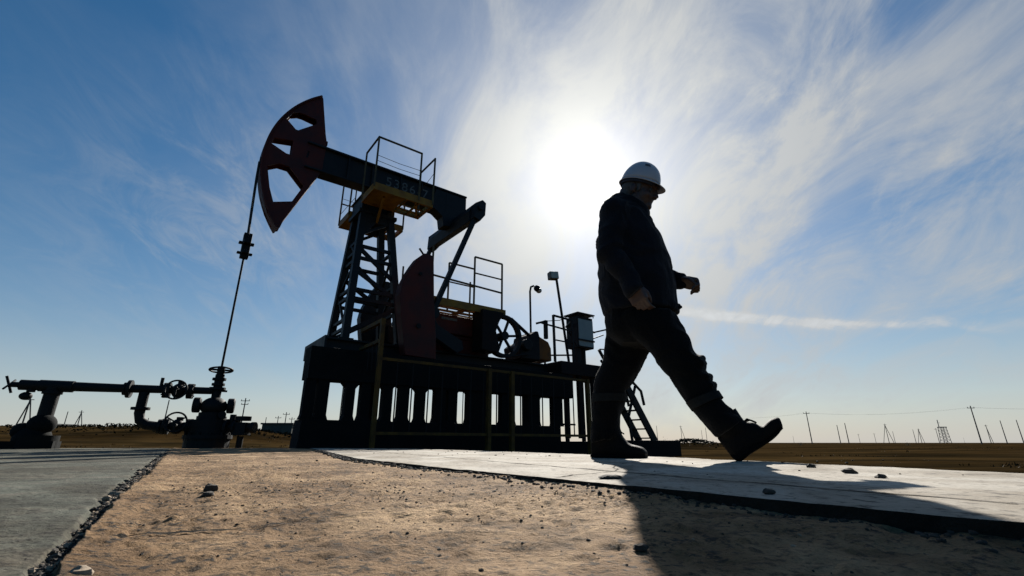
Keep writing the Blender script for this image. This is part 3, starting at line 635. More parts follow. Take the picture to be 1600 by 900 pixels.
# ------------------------------------------------------------------ ground
def fbm(p, o=5): return noise.fractal(p, 1.0, 2.1, o)
def ground_mat(name, cols, scale, bump, spots=.0, rough=.9, stretch=(1, 1, 1), spec=.25, patch=.35, pscale=1.6, spot_lo=.53, spot_scale=9):
    m = bpy.data.materials.new(name); N, L = nt(m); b_ = N['Principled BSDF']
    tc = N.new('ShaderNodeTexCoord'); mp = N.new('ShaderNodeMapping'); mp.inputs['Scale'].default_value = stretch; L.new(tc.outputs['Object'], mp.inputs['Vector'])
    def NZ(sc, det, ro, dist=0):
        n_ = N.new('ShaderNodeTexNoise'); n_.inputs['Scale'].default_value = sc; n_.inputs['Detail'].default_value = det; n_.inputs['Roughness'].default_value = ro; n_.inputs['Distortion'].default_value = dist; L.new(mp.outputs['Vector'], n_.inputs['Vector']); return n_.outputs['Fac']
    def RMP(x, lo, hi, a, c):
        n_ = N.new('ShaderNodeMapRange'); n_.inputs['From Min'].default_value = lo; n_.inputs['From Max'].default_value = hi; n_.inputs['To Min'].default_value = a; n_.inputs['To Max'].default_value = c; L.new(x, n_.inputs['Value']); return n_.outputs['Result']
    def MT(op, a, c):
        n_ = N.new('ShaderNodeMath'); n_.operation = op
        for i, q in enumerate((a, c)):
            if isinstance(q, (int, float)): n_.inputs[i].default_value = q
            else: L.new(q, n_.inputs[i])
        return n_.outputs[0]
    n1 = NZ(scale, 10, .66, .4); n2 = NZ(scale * spot_scale, 8, .7); n3 = NZ(pscale, 6, .6, .8); n4 = NZ(scale * 30, 4, .6)
    r = N.new('ShaderNodeValToRGB'); L.new(n1, r.inputs['Fac'])
    els = r.color_ramp.elements
    for i, (p, c_) in enumerate(cols):
        e_ = els[i] if i < 2 else els.new(p)
        e_.position = p; e_.color = (*c_, 1)
    out = r.outputs['Color']
    def mixc(fac, col, mode='MIX'):
        nonlocal out
        mx = N.new('ShaderNodeMixRGB'); mx.blend_type = mode; L.new(fac, mx.inputs['Fac']); L.new(out, mx.inputs['Color1']); mx.inputs['Color2'].default_value = col; out = mx.outputs['Color']
    if patch: mixc(RMP(n3, .42, .62, patch, 0), (.42, .35, .27, 1), 'MULTIPLY'); mixc(RMP(n4, .35, .65, .35, 0), (.45, .42, .40, 1), 'MULTIPLY')
    if spots: mixc(MT('MULTIPLY', MT('MULTIPLY', RMP(n2, spot_lo, spot_lo + .10, 0, 1), RMP(n3, .62, .40, .35, 1.0)), spots), (.022, .018, .014, 1))
    L.new(out, b_.inputs['Base Color']); b_.inputs['Roughness'].default_value = rough; b_.inputs['Specular IOR Level'].default_value = spec
    h = MT('ADD', MT('ADD', n1, MT('MULTIPLY', n2, .6)), MT('MULTIPLY', n4, .22))
    bp = N.new('ShaderNodeBump'); bp.inputs['Strength'].default_value = bump; bp.inputs['Distance'].default_value = .02; L.new(h, bp.inputs['Height']); L.new(bp.outputs['Normal'], b_.inputs['Normal'])
    return m
M['brown'] = ground_mat('sandy_brown_concrete', [(.32, (.15, .090, .042)), (.45, (.40, .255, .130)), (.57, (.55, .37, .205)), (.70, (.30, .19, .10))], 8, 1.0, spots=1.0, patch=.75, pscale=2.6, spot_lo=.505)
M['grey'] = ground_mat('grey_concrete', [(.32, (.068, .075, .058)), (.5, (.125, .132, .105)), (.66, (.19, .178, .14))], 8, .6, spots=1.0, stretch=(.8, 1.4, 1), patch=.8, pscale=1.9, spot_lo=.50)
M['white'] = ground_mat('pale_concrete', [(.3, (.29, .26, .215)), (.48, (.44, .405, .345)), (.66, (.51, .475, .41))], 4, .25, spots=.95, spec=.25, patch=.65, pscale=1.8, spot_lo=.53, stretch=(1.2, .8, 1))
M['edge'] = ground_mat('dirt_and_shade_edge', [(.3, (.02, .018, .015)), (.6, (.06, .052, .042))], 20, .8, spots=.5, spec=.1)  # dirt plus the slab side's shade put into the colour; joints and cracks reuse it
M['dirt'] = ground_mat('dry_brown_steppe', [(.36, (.010, .008, .004)), (.47, (.026, .018, .008)), (.57, (.055, .035, .014)), (.68, (.016, .012, .006))], .5, .6, spots=.6, stretch=(.25, 1, 1), spec=0, rough=1, pscale=.12, patch=.6)

seamP = [(.30, -.33), (.42, -.38), (.51, -.45), (.85, -.69), (1.53, -1.15), (3.2, -2.3), (6.05, -4.24), (9, -6.3)]
def seam(y):
    for (y0, x0), (y1, x1) in zip(seamP, seamP[1:]):
        if y <= y1: return x0 + (x1 - x0) * (y - y0) / (y1 - y0)
    return seamP[-1][1]
def edge_d(x, y):
    return .828 * (.52 - x - (y - .52) * .6759) if y < 2.2 else 9
def zb(x, y):
    t = min(1, max(0, (y - .6) / 6.5)); q_ = min(1, max(0, (y - .5) / 1.1)); z = -.110 + .019 * q_ * (2 - q_) + .007 * t
    amp = 1 - .75 * t
    z += amp * (.006 * fbm(Vector((x * 4, y * 4, 0)), 3) + .0032 * fbm(Vector((x * 18, y * 18, 3)), 4) + .0042 * max(0, .25 + noise.noise(Vector((x * 3, y * 3, 30)))) * fbm(Vector((x * 80, y * 80, 9)), 3))
    ed = edge_d(x, y)
    if ed < .5: z += .0125 * min(1, max(0.08, (1.75 - y) / 1.1)) * exp(-(max(0, ed) / .16) ** 1.4) * (1 + .4 * noise.noise(Vector((x * 12, y * 12, 4)))) - (.03 if ed < -.02 else 0)
    p = noise.noise(Vector((x * 45, y * 45, 7)))
    if p > .25: z += amp * (p - .25) * .006
    q = noise.noise(Vector((x * 26, y * 26, 17)))
    if q > .3: z -= amp * (q - .3) * .012
    return z
crack = [(-.51, .60), (-.45, .612), (-.39, .63), (-.345, .655), (-.31, .68), (-.285, .725), (-.25, .75), (-.20, .755), (-.15, .765), (-.08, .80)]
def crackd(x, y):
    best = 9
    for (x0, y0), (x1, y1) in zip(crack, crack[1:]):
        dx, dy = x1 - x0, y1 - y0; t = max(0, min(1, ((x - x0) * dx + (y - y0) * dy) / (dx * dx + dy * dy)))
        best = min(best, sqrt((x - x0 - dx * t) ** 2 + (y - y0 - dy * t) ** 2))
    return best
rows = []; y = .20
while y < 8.4:
    rows.append(y); y *= 1.0068
cols_ = 700
A0, A1 = -1.28, 1.28
XC = [-3.4, -2.6, -2.1, -1.8, -1.6, -1.45, -1.35] + [A0 + (A1 - A0) * k / (cols_ - 1) for k in range(cols_)] + [1.35, 1.45, 1.6, 1.8, 2.1, 2.6, 3.4]; cols_ = len(XC)
V = []; tagL = []
for y in rows:
    sx = seam(y)
    for k in range(cols_):
        x = XC[k] * y
        z = zb(x, y); d = x - sx + .012 * noise.noise(Vector((y * 22, 3, 1))) * min(2, y)
        t_ = min(1, max(0, (y - .6) / 6.5))
        if d < 0: z = z * .4 + .6 * (-.112 + .019 * min(1, max(0, (y - .5) / 1.1)) * (2 - min(1, max(0, (y - .5) / 1.1))) + .007 * t_)
        ad = abs(d) / min(1.5, max(.7, y))
        if ad < .022: z -= .012 * (1 - ad / .022)
        elif 0 < d and ad < .10: z += .006 * (1 - (ad - .035) / .065)
        if -.56 < x < -.05 and .56 < y < .84:
            c_ = crackd(x + .004 * noise.noise(Vector((x * 60, y * 60, 1))), y)
            if c_ < .004: z -= .0004
        V.append((x, y, z)); tagL.append(d < 0)
BACK = [(-.4, 3.0), (.2, 2.1), (1.34, 1.36), (2.30, 1.045), (2.80, .878), (3.3, .60), (4.05, .21), (5.45, -.6), (6.75, -1.47), (7.3, -2.75), (7.4, -3.2), (8.4, -3.4)]
def backx(y):
    for (y0, x0), (y1, x1) in zip(BACK, BACK[1:]):
        if y <= y1: return x0 + (x1 - x0) * (y - y0) / (y1 - y0)
    return -3.4
Fb, Fg = [], []
for i in range(len(rows) - 1):
    for k in range(cols_ - 1):
        f = (i * cols_ + k, i * cols_ + k + 1, (i + 1) * cols_ + k + 1, (i + 1) * cols_ + k)
        yy = rows[i]
        if yy > 8.0: continue
        if V[f[0]][0] > backx(yy) - .12: continue
        (Fg if tagL[f[0]] else Fb).append(f)
def sub(name, F, m):
    used = sorted({i for f in F for i in f}); mp = {o: i for i, o in enumerate(used)}
    me = bpy.data.meshes.new(name); me.from_pydata([V[i] for i in used], [], [[mp[i] for i in f] for f in F]); me.materials.append(M[m])
    me.polygons.foreach_set('use_smooth', [True] * len(me.polygons))
    o = bpy.data.objects.new(name, me); COL.objects.link(o); tag(o, kind='structure'); return o
sub('brown_pavement', Fb, 'brown'); sub('grey_pavement', Fg, 'grey')
# the raised pale slabs he walks on
front = [(1.177, -.45), (.52, .52), (-.21, 1.60), (-.80, 2.55), (-1.75, 4.6), (-3.05, 7.35)]
back = [(-2.75, 7.3), (-1.47, 6.75), (-.6, 5.45), (.21, 4.05), (.60, 3.3), (.878, 2.80), (1.045, 2.30), (1.36, 1.34), (2.1, .2)]
def lerpP(P, t):
    ds = [0]
    for a, c_ in zip(P, P[1:]): ds.append(ds[-1] + sqrt((a[0] - c_[0]) ** 2 + (a[1] - c_[1]) ** 2))
    t *= ds[-1]
    for i in range(len(P) - 1):
        if t <= ds[i + 1] + 1e-9:
            u = (t - ds[i]) / (ds[i + 1] - ds[i]); return Vector((P[i][0] + (P[i + 1][0] - P[i][0]) * u, P[i][1] + (P[i + 1][1] - P[i][1]) * u, 0))
bk = back[::-1]
ns, nc = 260, 60
vs = []; fs = []
for i in range(ns + 1):
    t = (i / ns) ** 1.6
    a, c_ = lerpP(front, t), lerpP(bk, t)
    for k in range(nc + 1):
        u = k / nc; p = a.lerp(c_, u)
        if k in (0, nc): p += Vector((noise.noise(p * 14), noise.noise(p * 14 + Vector((5, 5, 5))), 0)) * (.0015 if k == 0 else .016) + Vector((-.8, -.6, 0)) * (-.004 * max(0, noise.noise(p * 40 + Vector((1, 8, 3))) - .25))
        ez = .0018 * max(0, 1 - min(u, 1 - u) * 45) * (.6 + noise.noise(p * 20))
        p.z = WZ + .0015 * fbm(p * 6, 3) - ez; vs.append(p)
for i in range(ns):
    for k in range(nc):
        q = i * (nc + 1) + k; fs.append((q, q + 1, q + nc + 2, q + nc + 1))
o0 = len(vs)
for k_ in (0, nc):                       # slab edges
    base = len(vs)
    for i in range(ns + 1):
        p = vs[i * (nc + 1) + k_].copy(); p += Vector((noise.noise(p * 30) * .006, noise.noise(p * 30 + Vector((2, 7, 1))) * .006, 0)); p.z = -.16 if k_ == 0 else GZ - .05; vs.append(p)
    for i in range(ns): fs.append((i * (nc + 1) + k_, (i + 1) * (nc + 1) + k_, base + i + 1, base + i))
o = MB().add(vs, fs).build('pale_pavement', 'white', None, smooth=True); tag(o, kind='structure')
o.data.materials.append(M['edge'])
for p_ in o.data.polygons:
    if abs(p_.normal.z) < .6: p_.material_index = 1  # upright slab faces get the darker colour, shade painted in along with dirt

def slab_line(name, P, w, label=None):
    mb = MB(); v_ = []
    n_ = 120
    for i in range(n_ + 1):
        p = lerpP(P, i / n_); q = lerpP(P, min(1, i / n_ + .01)) - lerpP(P, max(0, i / n_ - .01)); q = Vector((-q.y, q.x, 0)).normalized()
        p = p + q * (.012 * noise.noise(p * 9 + Vector((3, 1, 0))) + .004 * noise.noise(p * 40)); ww = w * (.6 + .9 * abs(noise.noise(p * 25)) * 2)
        for s_ in (-1, 1):
            e_ = p + q * ww * s_; e_.z = WZ + .0015 * fbm(Vector((e_.x, e_.y, 0)) * 6, 3) + .0009; v_.append(e_)
    mb.add(v_, [(2 * i, 2 * i + 2, 2 * i + 3, 2 * i + 1) for i in range(n_)])
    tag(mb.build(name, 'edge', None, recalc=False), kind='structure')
slab_line('pavement_joint', [(-2.6, 6.9), (-.55, 3.1), (.24, 1.48), (.66, .66)], .004)
slab_line('pavement_crack', [(.10, 1.16), (.30, 1.42), (.36, 1.75), (.62, 2.30)], .0022)
# open steppe: one sheet to the horizon, with a low bank on the left
gx = sorted(set([-3000, -1200, -500, -250, -140] + [-100 + 2.0 * i for i in range(101)] + [140, 250, 500, 1200, 3000]))
gy = sorted(set([-3000, -600, -100, -20] + [-6 + 1.0 * i for i in range(66)] + [64, 70, 80, 95, 120, 160, 220, 320, 500, 900, 1600, 3000, 6000]))
def gz(x, y):
    z = GZ
    if y > 4:
        az = x / y
        if az < -.28:
            h = 1.15 * min(1, max(0, (-.28 - az) / .35)) ** .8; z += (h - .02 + .10 * noise.noise(Vector((x * .25, y * .1, 0)))) * exp(-((y - 26) / 7) ** 2) * 1.05
        z += .05 * noise.noise(Vector((x * .3, y * .3, 5))) * min(1, (y - 4) / 8)
        z += .50 * exp(-((x - 11.0) / 1.6) ** 2 - ((y - 30) / 3) ** 2) * (1 if True else 0)
    return z
vs = [(x, y, gz(x, y)) for y in gy for x in gx]; n = len(gx)
fs = [(i * n + k, i * n + k + 1, (i + 1) * n + k + 1, (i + 1) * n + k) for i in range(len(gy) - 1) for k in range(n - 1)]
o = MB().add(vs, fs).build('ground', 'dirt', None, smooth=True); tag(o, kind='structure')

# dry tufts on the steppe
M['tuft'] = mat('dry_grass', (.05, .033, .014), .9, col2=(.02, .014, .007), scale=1.2, spec=.1)
tb_ = MB()
for i in range(9000):
    y = 3.2 + 40 * random.random() ** 1.7; x = random.uniform(-1.5, 1.75) * y
    if x < 2.2 and y < 9 : 
        if x > -6 or y < 8.6: continue
    if -4 < x < 7 and y < 14 : continue
    if x > 0 and noise.noise(Vector((x * .12, y * .35, 3))) < .22: continue
    if noise.noise(Vector((x * .2, y * .4, 8))) < -.05: continue
    for j in range(3):
        h = random.uniform(.02, .07); a = random.uniform(0, pi); w_ = random.uniform(.006, .016) * (1 + y * .03); x1 = x + random.gauss(0, .05); y1 = y + random.gauss(0, .05); z = gz(x1, y1) - .01
        lx, ly = random.gauss(0, .03), random.gauss(0, .03)
        tb_.add([(x1 - w_ * cos(a), y1 - w_ * sin(a), z), (x1 + w_ * cos(a), y1 + w_ * sin(a), z), (x1 + lx, y1 + ly, z + h)], [(0, 1, 2)])
o = tb_.build('dry_grass', 'tuft', None, recalc=False); tag(o, kind='stuff')

# crack across the near slab : a thin gap filled with dark dirt
ck = MB(); fine = []
for (x0, y0), (x1, y1) in zip(crack, crack[1:]):
    for i in range(8):
        t = i / 8; fine.append((x0 + (x1 - x0) * t, y0 + (y1 - y0) * t))
vsl = []
for i, (x, y) in enumerate(fine):
    y += .004 * noise.noise(Vector((x * 30, y * 30, 2))); w_ = .0034 * (1.1 - i / len(fine)) * (1 + .8 * noise.noise(Vector((x * 80, y * 80, 4)))) + .0002
    vsl += [(x, y - w_, zb(x, y - w_) + .0022), (x, y + w_, zb(x, y + w_) + .0022)]
ck.add(vsl, [(2 * i, 2 * i + 2, 2 * i + 3, 2 * i + 1) for i in range(len(fine) - 1)])
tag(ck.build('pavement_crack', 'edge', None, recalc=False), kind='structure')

M['scrub'] = mat('dry_scrub', (.022, .020, .010), .95, col2=(.010, .010, .006), scale=1.5, spec=.05)
sb_ = MB(); rr = random.Random(12)
for i in range(5200):
    if rr.random() < .8: az = -1.35 + 1.05 * rr.random(); y = 26 + rr.gauss(0, 2.2); x = az * y; k_ = max(0, .35 + noise.noise(Vector((x * .35, 2, 1)))) * (1.2 if -.85 < az < -.42 else .7)
    else: x = 11.0 + rr.gauss(0, 1.0); y = 30 + rr.gauss(0, 1.2); k_ = .35
    if k_ < .05: continue
    z = gz(x, y) + k_ * .30 * rr.random() ** 1.6; s_ = rr.uniform(.03, .10); a = Vector((rr.gauss(0, 1), rr.gauss(0, .6), rr.gauss(0, .8))).normalized(); b_ = a.orthogonal().normalized(); p = Vector((x, y, z))
    sb_.add([p - a * s_, p + b_ * s_ * .5, p + a * s_, p - b_ * s_ * .5], [(0, 1, 2, 3)])
tag(sb_.build('scrub', 'scrub', None, recalc=False), kind='stuff')

# rubble along the joint and loose grit
def pebble(mb, c, r, rnd, flat=.7):
    vs = []; n, m = 7, 4; c = Vector(c)
    sx, sy = rnd.uniform(.7, 1.4), rnd.uniform(.7, 1.4)
    for i in range(m + 1):
        th = pi * i / m
        for k in range(n):
            a = 2 * pi * k / n; q = r * rnd.uniform(.75, 1.2)
            vs.append(c + Vector((q * sx * sin(th) * cos(a), q * sy * sin(th) * sin(a), q * flat * cos(th))))
    fs = [(i * n + k, (i + 1) * n + k, (i + 1) * n + (k + 1) % n, i * n + (k + 1) % n) for i in range(m) for k in range(n)]
    mb.add(vs, fs)
rnd = random.Random(3)
dkp, ltp = MB(), MB()
for i in range(2600):
    y = .35 + 5.5 * rnd.random() ** 2.2; x = seam(y) + rnd.gauss(.012, .020) * (1 if rnd.random() < .72 else 3.2) * min(1.6, max(.8, y)) * (.3 + 1.3 * abs(noise.noise(Vector((y * 9 / max(.6, y), 2, 5)))) * 2); r_ = (.0012 + .0045 * rnd.random() ** 2.5) * min(2, max(.8, y)) ** .6 * (1 if rnd.random() > .05 else 1.8)
    pebble(dkp if rnd.random() < .7 else ltp, (x, y, zb(x, y) - .006 + r_ * .3), r_, rnd)
for i in range(16000):
    y = .42 + 2.4 * rnd.random() ** 1.5; x = rnd.uniform(-1.3, .9) * y
    if x < seam(y): continue
    band = exp(-((y - 1.0 - .12 * x) / .28) ** 2) * (1 if x < .1 else .5)
    if rnd.random() > .05 + 2.0 * band * max(0, .55 + noise.noise(Vector((x * 7, y * 7, 40)))): continue
    r_ = (.0006 + .0022 * rnd.random() ** 4) * max(.8, y)
    pebble(dkp if rnd.random() < .75 else ltp, (x, y, zb(x, y) + r_ * .2), r_, rnd)
for i in range(900):                         # crumbs along the pale slab's broken edge
    p = lerpP(front, .12 + .6 * rnd.random() ** 1.1); r_ = rnd.uniform(.0012, .005) * max(.8, p.y) ** .8; x, y = p.x - abs(rnd.gauss(0, .03)), p.y - abs(rnd.gauss(0, .02))
    pebble(dkp, (x, y, zb(x, y) + r_ * .2), r_, rnd)
for i in range(130):                         # dirt on the pale slab
    t = rnd.random() ** 1.5; p = lerpP(front, t).lerp(lerpP(bk, t), rnd.random() ** .5); r_ = rnd.uniform(.001, .0035) * max(.8, p.y) ** .6
    pebble(dkp, (p.x, p.y, WZ + r_ * .2), r_, rnd, .5)
tag(dkp.build('dark_rubble', 'stone', None, recalc=False), kind='stuff'); tag(ltp.build('pale_rubble', 'palestone', None, recalc=False), kind='stuff')

def stone(x, y, z, r_, label, m='stone', flat=.6, seed=1):
    mb = MB(); rr = random.Random(seed); vs = []; n, k_ = 12, 7
    for i in range(k_ + 1):
        th = pi * i / k_
        for k in range(n):
            a = 2 * pi * k / n; p = Vector((sin(th) * cos(a), sin(th) * sin(a), cos(th))); q = r_ * (1 + .45 * noise.noise(p * 1.6 + Vector((seed, 0, 0))) + .2 * noise.noise(p * 4 + Vector((0, seed, 0))))
            vs.append(Vector((p.x * q * 1.25, p.y * q, p.z * q * flat)))
    mb.add(vs, [(i * n + k, (i + 1) * n + k, (i + 1) * n + (k + 1) % n, i * n + (k + 1) % n) for i in range(k_) for k in range(n)])
    o = mb.build('stone', m, None, smooth=True); o.location = (x, y, z); tag(o, label, 'stone', 'loose stones on the pavement'); return o
stone(-.62, 1.03, zb(-.62, 1.03) + .004, .011, 'dark stone on the brown slab above a second dark one', flat=.9, seed=2)
stone(-.585, .965, zb(-.585, .965) + .003, .010, 'flat dark stone just in front of an upright dark stone', flat=.5, seed=3)
stone(-.365, .445, zb(-.38, .445) + .002, .008, 'pale round stone by the joint at the bottom left', 'palestone', .7, 4)
stone(.225, 1.13, WZ + .003, .020, 'flat brown clod on the pale slab left of the man\'s shadow', 'stone', .25, 5)
stone(.97, 1.60, WZ + .004, .012, 'small dark stone at the far edge of the pale slab', 'stone', .7, 6)
stone(.90, 1.32, WZ + .004, .013, 'largest dark clod on the sunlit right end of the pale slab', 'stone', .6, 7)
stone(.84, 1.13, WZ + .004, .009, 'dark pebble on the pale slab nearest the camera in the sun', 'stone', .6, 8)
stone(.41, .80, WZ + .003, .008, 'dark pebble lying in the man\'s shadow on the pale slab', 'stone', .6, 9)
stone(.135, .545, zb(.135, .545) + .003, .006, 'black pebble on the brown slab at the edge of the man\'s shadow', 'stone', .8, 10)

# ------------------------------------------------------------------ far things
F_ = 719.0; TH = RAD(18.58)
# (azimuth tangent x/y, distance y, height) of each far thing, measured on site plan
def site(az, dist): return Vector((az * dist, dist, GZ))
def pole(az, dist, h, label, arms=1, lean=0, r=.15, group='power poles along the horizon'):
    o = MB().tube([(0, 0, -.3), (lean, 0, h)], [r, r * .65], 8).build('power_pole', 'wood', None, smooth=True); o.location = site(az, dist)
    tag(o, label, 'power pole', group)
    if arms:
        for j in range(arms):
            a = MB().bar((lean - .9 + .2 * j, 0, h - .55 - .7 * j), (lean + .9 - .2 * j, 0, h - .55 - .7 * j), .12); 
            for q in (-.8, .8): a.cyl((lean + q * (1 - .2 * j), 0, h - .5 - .7 * j), (lean + q * (1 - .2 * j), 0, h - .25 - .7 * j), .06, 6)
            a.build('crossarm', 'wood', o)
    return o
def aframe(az, dist, h, sp, label, legs=2, r=.14):
    o = MB().tube([(0, 0, -.3), (0, 0, h)], [r, r * .7], 8).build('braced_pole', 'wood', None, smooth=True); o.location = site(az, dist)
    tag(o, label, 'power pole', 'braced poles along the horizon')
    for i in range(legs): MB().tube([((1 if i == 0 else -1) * sp, .2, -.3), (0, .1, h * .93)], r * .75, 7).build('strut', 'wood', o)
    MB().bar((-.7, 0, h - .5), (.7, 0, h - .5), .12).build('crossarm', 'wood', o)
    return o
def AZ(u, v=690): 
    a = (u - 800) / F_; b_ = (450 - v) / F_; return a / (cos(TH) - sin(TH) * b_)
def SL(v):
    b_ = (450 - v) / F_; return (sin(TH) + cos(TH) * b_) / (cos(TH) - sin(TH) * b_)
def DIST(vtop, h): return (h + GZ) / SL(vtop)
POLES = [(1268.5, 643, 9, 'tall single pole nearest the striding man on the right horizon', 1), (1313, 664, 7, 'left one of two close bare poles on the right horizon', 0), (1326, 661, 7, 'right one of two close bare poles on the right horizon', 0),
         (1343.5, 678, 8, 'tiny far pole just right of the two close bare poles', 1), (1368.5, 677, 8, 'tiny far pole with a wide crossarm left of a braced pole', 1), (1240.5, 681, 8, 'tiny far pole just right of the lifted boot toe', 0), (1398.5, 674, 8, 'thin pole standing right beside a braced pole', 0),
         (1431, 671, 8, 'thin pole left of the wide braced pole on the right', 0), (1467.5, 669, 8, 'thin pole touching the left side of the lattice tower', 1), (1533, 634, 9, 'tallest pole on the right horizon with its insulators on top', 1),
         (1573, 657, 8, 'thick bare pole second from the right edge', 0), (1599, 656, 8, 'thick bare pole at the right edge of the view', 0), (1507, 684, 8, 'tiny far pole left of the tallest right pole', 0),
         (1028, 665, 9, 'thin pole seen between the man\'s boots on the left', 0), (1105, 668, 9, 'thin pole just left of the man\'s front shin', 0), (1098, 672, 9, 'thin pole beside another behind the low mound', 0),
         (249.5, 625, 9, 'tall thin pole seen under the elevated pipe', 0), (223.5, 653, 8, 'short thin pole left of the pipe\'s lower bend', 0), (372, 622, 9, 'pole with crossarm just right of the wellhead', 2), (92.5, 643, 9, 'thin pole right of the pipe support', 0),
         (410, 652, 8, 'thin pole left of the green cabin behind the side valve', 0), (429, 650, 8, 'first thin pole rising behind the green cabin', 1), (441, 644, 8, 'tallest thin pole rising behind the green cabin', 1), (451, 652, 8, 'last thin pole rising behind the green cabin', 1), (58, 643, 9, 'thin pole rising behind the low building', 1)]
spots = {}
for u, vt, h, lab, arms in POLES:
    d = DIST(vt, h); o = pole(AZ(u), d, h, lab, arms, r=.16 if vt > 650 else .15); spots[u] = (o.location.copy(), h)
for u, vt, h, sp, lab, legs in [(1389, 662, 9, 2.6, 'braced pole with two spread legs left of the far right group', 2), (1440, 669.5, 8, 1.9, 'wide A shaped braced pole left of the lattice tower', 2), (1548, 663.5, 8, 1.3, 'braced pole right of the tallest right pole', 1),
                                (1066, 665, 9, 2.4, 'braced pole seen between the man\'s legs', 1), (114, 641, 9, 2.6, 'three legged braced pole right of the pipe support', 2), (26, 620, 8, 2.2, 'near braced pole under the left end of the pipe', 2)]:
    aframe(AZ(u), DIST(vt, h), h, sp, lab, legs)
# lattice tower on the right horizon
az, d = AZ(1478), DIST(668, 10)
lt = thing('lattice_tower', 'grey lattice tower with a stub mast on the right horizon', 'tower', site(az, d))
b = MB(); H_ = 10
for sx in (-1, 1):
    for sy in (-1, 1): b.bar((sx * 2.4, sy * 1.4, -.3), (sx * 1.8, sy * 1.0, H_), .22)
for i in range(5):
    z0, z1 = H_ * i / 5, H_ * (i + 1) / 5
    for sy in (-1.2, 1.2): b.bar((-2.2, sy, z0), (2.2, sy, z1), .14); b.bar((2.2, sy, z0), (-2.2, sy, z1), .14); b.bar((-2, sy, z1), (2, sy, z1), .14)
b.build('tower_frame', 'lattice', lt); MB().box(-2.1, 2.1, -1.3, 1.3, H_, H_ + .5).build('deck', 'lattice', lt); MB().bar((-1.9, 0, H_ + .5), (-1.9, 0, H_ + 5), .3).bar((-2.3, 0, H_ + 3), (-.7, 0, H_ + 3), .2).build('mast', 'lattice', lt)
# wires between the three tall right-hand poles
wr = MB()
def wire(a, c, sag):
    wr.tube([a.lerp(c, i / 10) - Vector((0, 0, sag * 4 * (i / 10) * (1 - i / 10))) for i in range(11)], .009, 4)
pA, pB = Vector(spots[1268.5][0]), Vector(spots[1533][0]); up = Vector((0, 0, 8.6))
for q in (-.7, .7):
    e = Vector((q, 0, 0)); wire(pA + up + e, pB + up + e, 1.0); wire(pB + up + e, pB + up + e + (pB - pA) * 1.0, 1.0); wire(pA + up + e, pA + up + e + (pA - pB) * .9, 1.0)
o = wr.build('power_line', 'wood', None); tag(o, 'pair of thin wires strung between the tall poles on the right', 'power line')
# far cabin, low building, bushes
cb_ = thing('site_cabin', 'small grey green cabin behind the wellhead, left of the pump pedestal', 'cabin', site(AZ(438), 40))
MB().box(-1.2, 1.25, -1.0, 1.0, -.3, 1.75).build('wall', 'cabin', cb_); MB().box(-1.3, 1.35, -1.1, 1.1, 1.75, 1.87).build('roof', 'roof', cb_); MB().box(-.3, .35, -1.03, -1.0, -.1, 1.5).build('door', 'roof', cb_)
lb = thing('low_building', 'dark low building with sloping roof behind the pipe support', 'building', site(AZ(48), 48))
MB().prism([[(-2.4, -.3), (2.2, -.3), (2.2, 2.0), (-2.0, 1.45)]], -2, 2).build('wall', 'cabin', lb); MB().bar((-2.5, 0, 1.46), (2.4, 0, 2.08), 4.3, .12).build('roof', 'roof', lb)
M['leaf'] = mat('scrub_leaf', (.035, .042, .02), .9, var=.5, scale=3, spec=.1)
for az, d, r_, lab in ((AZ(7), 46, 1.0, 'dark scrub bush at the left edge of the view'), (AZ(1040), 60, .55, 'small upright bush on the horizon between the man\'s boots'), (AZ(1250), 70, .35, 'tiny scrub bush left of the tall single pole'), (AZ(1417), 60, .32, 'tiny scrub bush between the braced poles on the right')):
    mb = MB(); rr = random.Random(int(d * 7))
    for i in range(260):
        p = Vector((rr.gauss(0, .42), rr.gauss(0, .42), abs(rr.gauss(.45, .4)))) * r_; s_ = r_ * rr.uniform(.06, .14); a = Vector((rr.gauss(0, 1), rr.gauss(0, 1), rr.gauss(0, 1))).normalized(); b_ = a.orthogonal().normalized()
        mb.add([p - a * s_, p + b_ * s_ * .5, p + a * s_, p - b_ * s_ * .5], [(0, 1, 2, 3)])
    o = mb.build('bush', 'leaf', None, recalc=False); o.location = site(az, d); o.location.z = gz(o.location.x, o.location.y) - .05; tag(o, lab, 'bush')
    MB().tube([(0, 0, -.1), (.03, 0, r_ * .5)], r_ * .05, 6).build('stem', 'wood', o)

# ------------------------------------------------------------------ light and sky
sun_dir = Vector((.154, .839, .522)).normalized()
elev = math.asin(sun_dir.z); azim = atan2(sun_dir.x, sun_dir.y)
sl_ = bpy.data.lights.new('sun', 'SUN'); sl_.energy = 5.0; sl_.angle = RAD(.53); sl_.color = (1, .95, .87)
so_ = bpy.data.objects.new('sun', sl_); COL.objects.link(so_); so_.rotation_euler = (-sun_dir).to_track_quat('-Z', 'Y').to_euler(); so_.location = (2, 10, 12)
W_ = bpy.data.worlds.new('World'); S.world = W_; W_.use_nodes = True
N, L = W_.node_tree.nodes, W_.node_tree.links; N.clear()
def nd(t, **k):
    n_ = N.new(t)
    for a, b_ in k.items():
        if a == 'op': n_.operation = b_
        else: setattr(n_, a, b_)
    return n_
def val(x, inp):
    if isinstance(x, (int, float)): inp.default_value = x
    elif isinstance(x, tuple): inp.default_value = x
    else: L.new(x, inp)
def MA(op, a, b_=None, c_=None, clamp=False):
    n_ = nd('ShaderNodeMath', op=op); n_.use_clamp = clamp; val(a, n_.inputs[0])
    if b_ is not None: val(b_, n_.inputs[1])
    if c_ is not None: val(c_, n_.inputs[2])
    return n_.outputs[0]
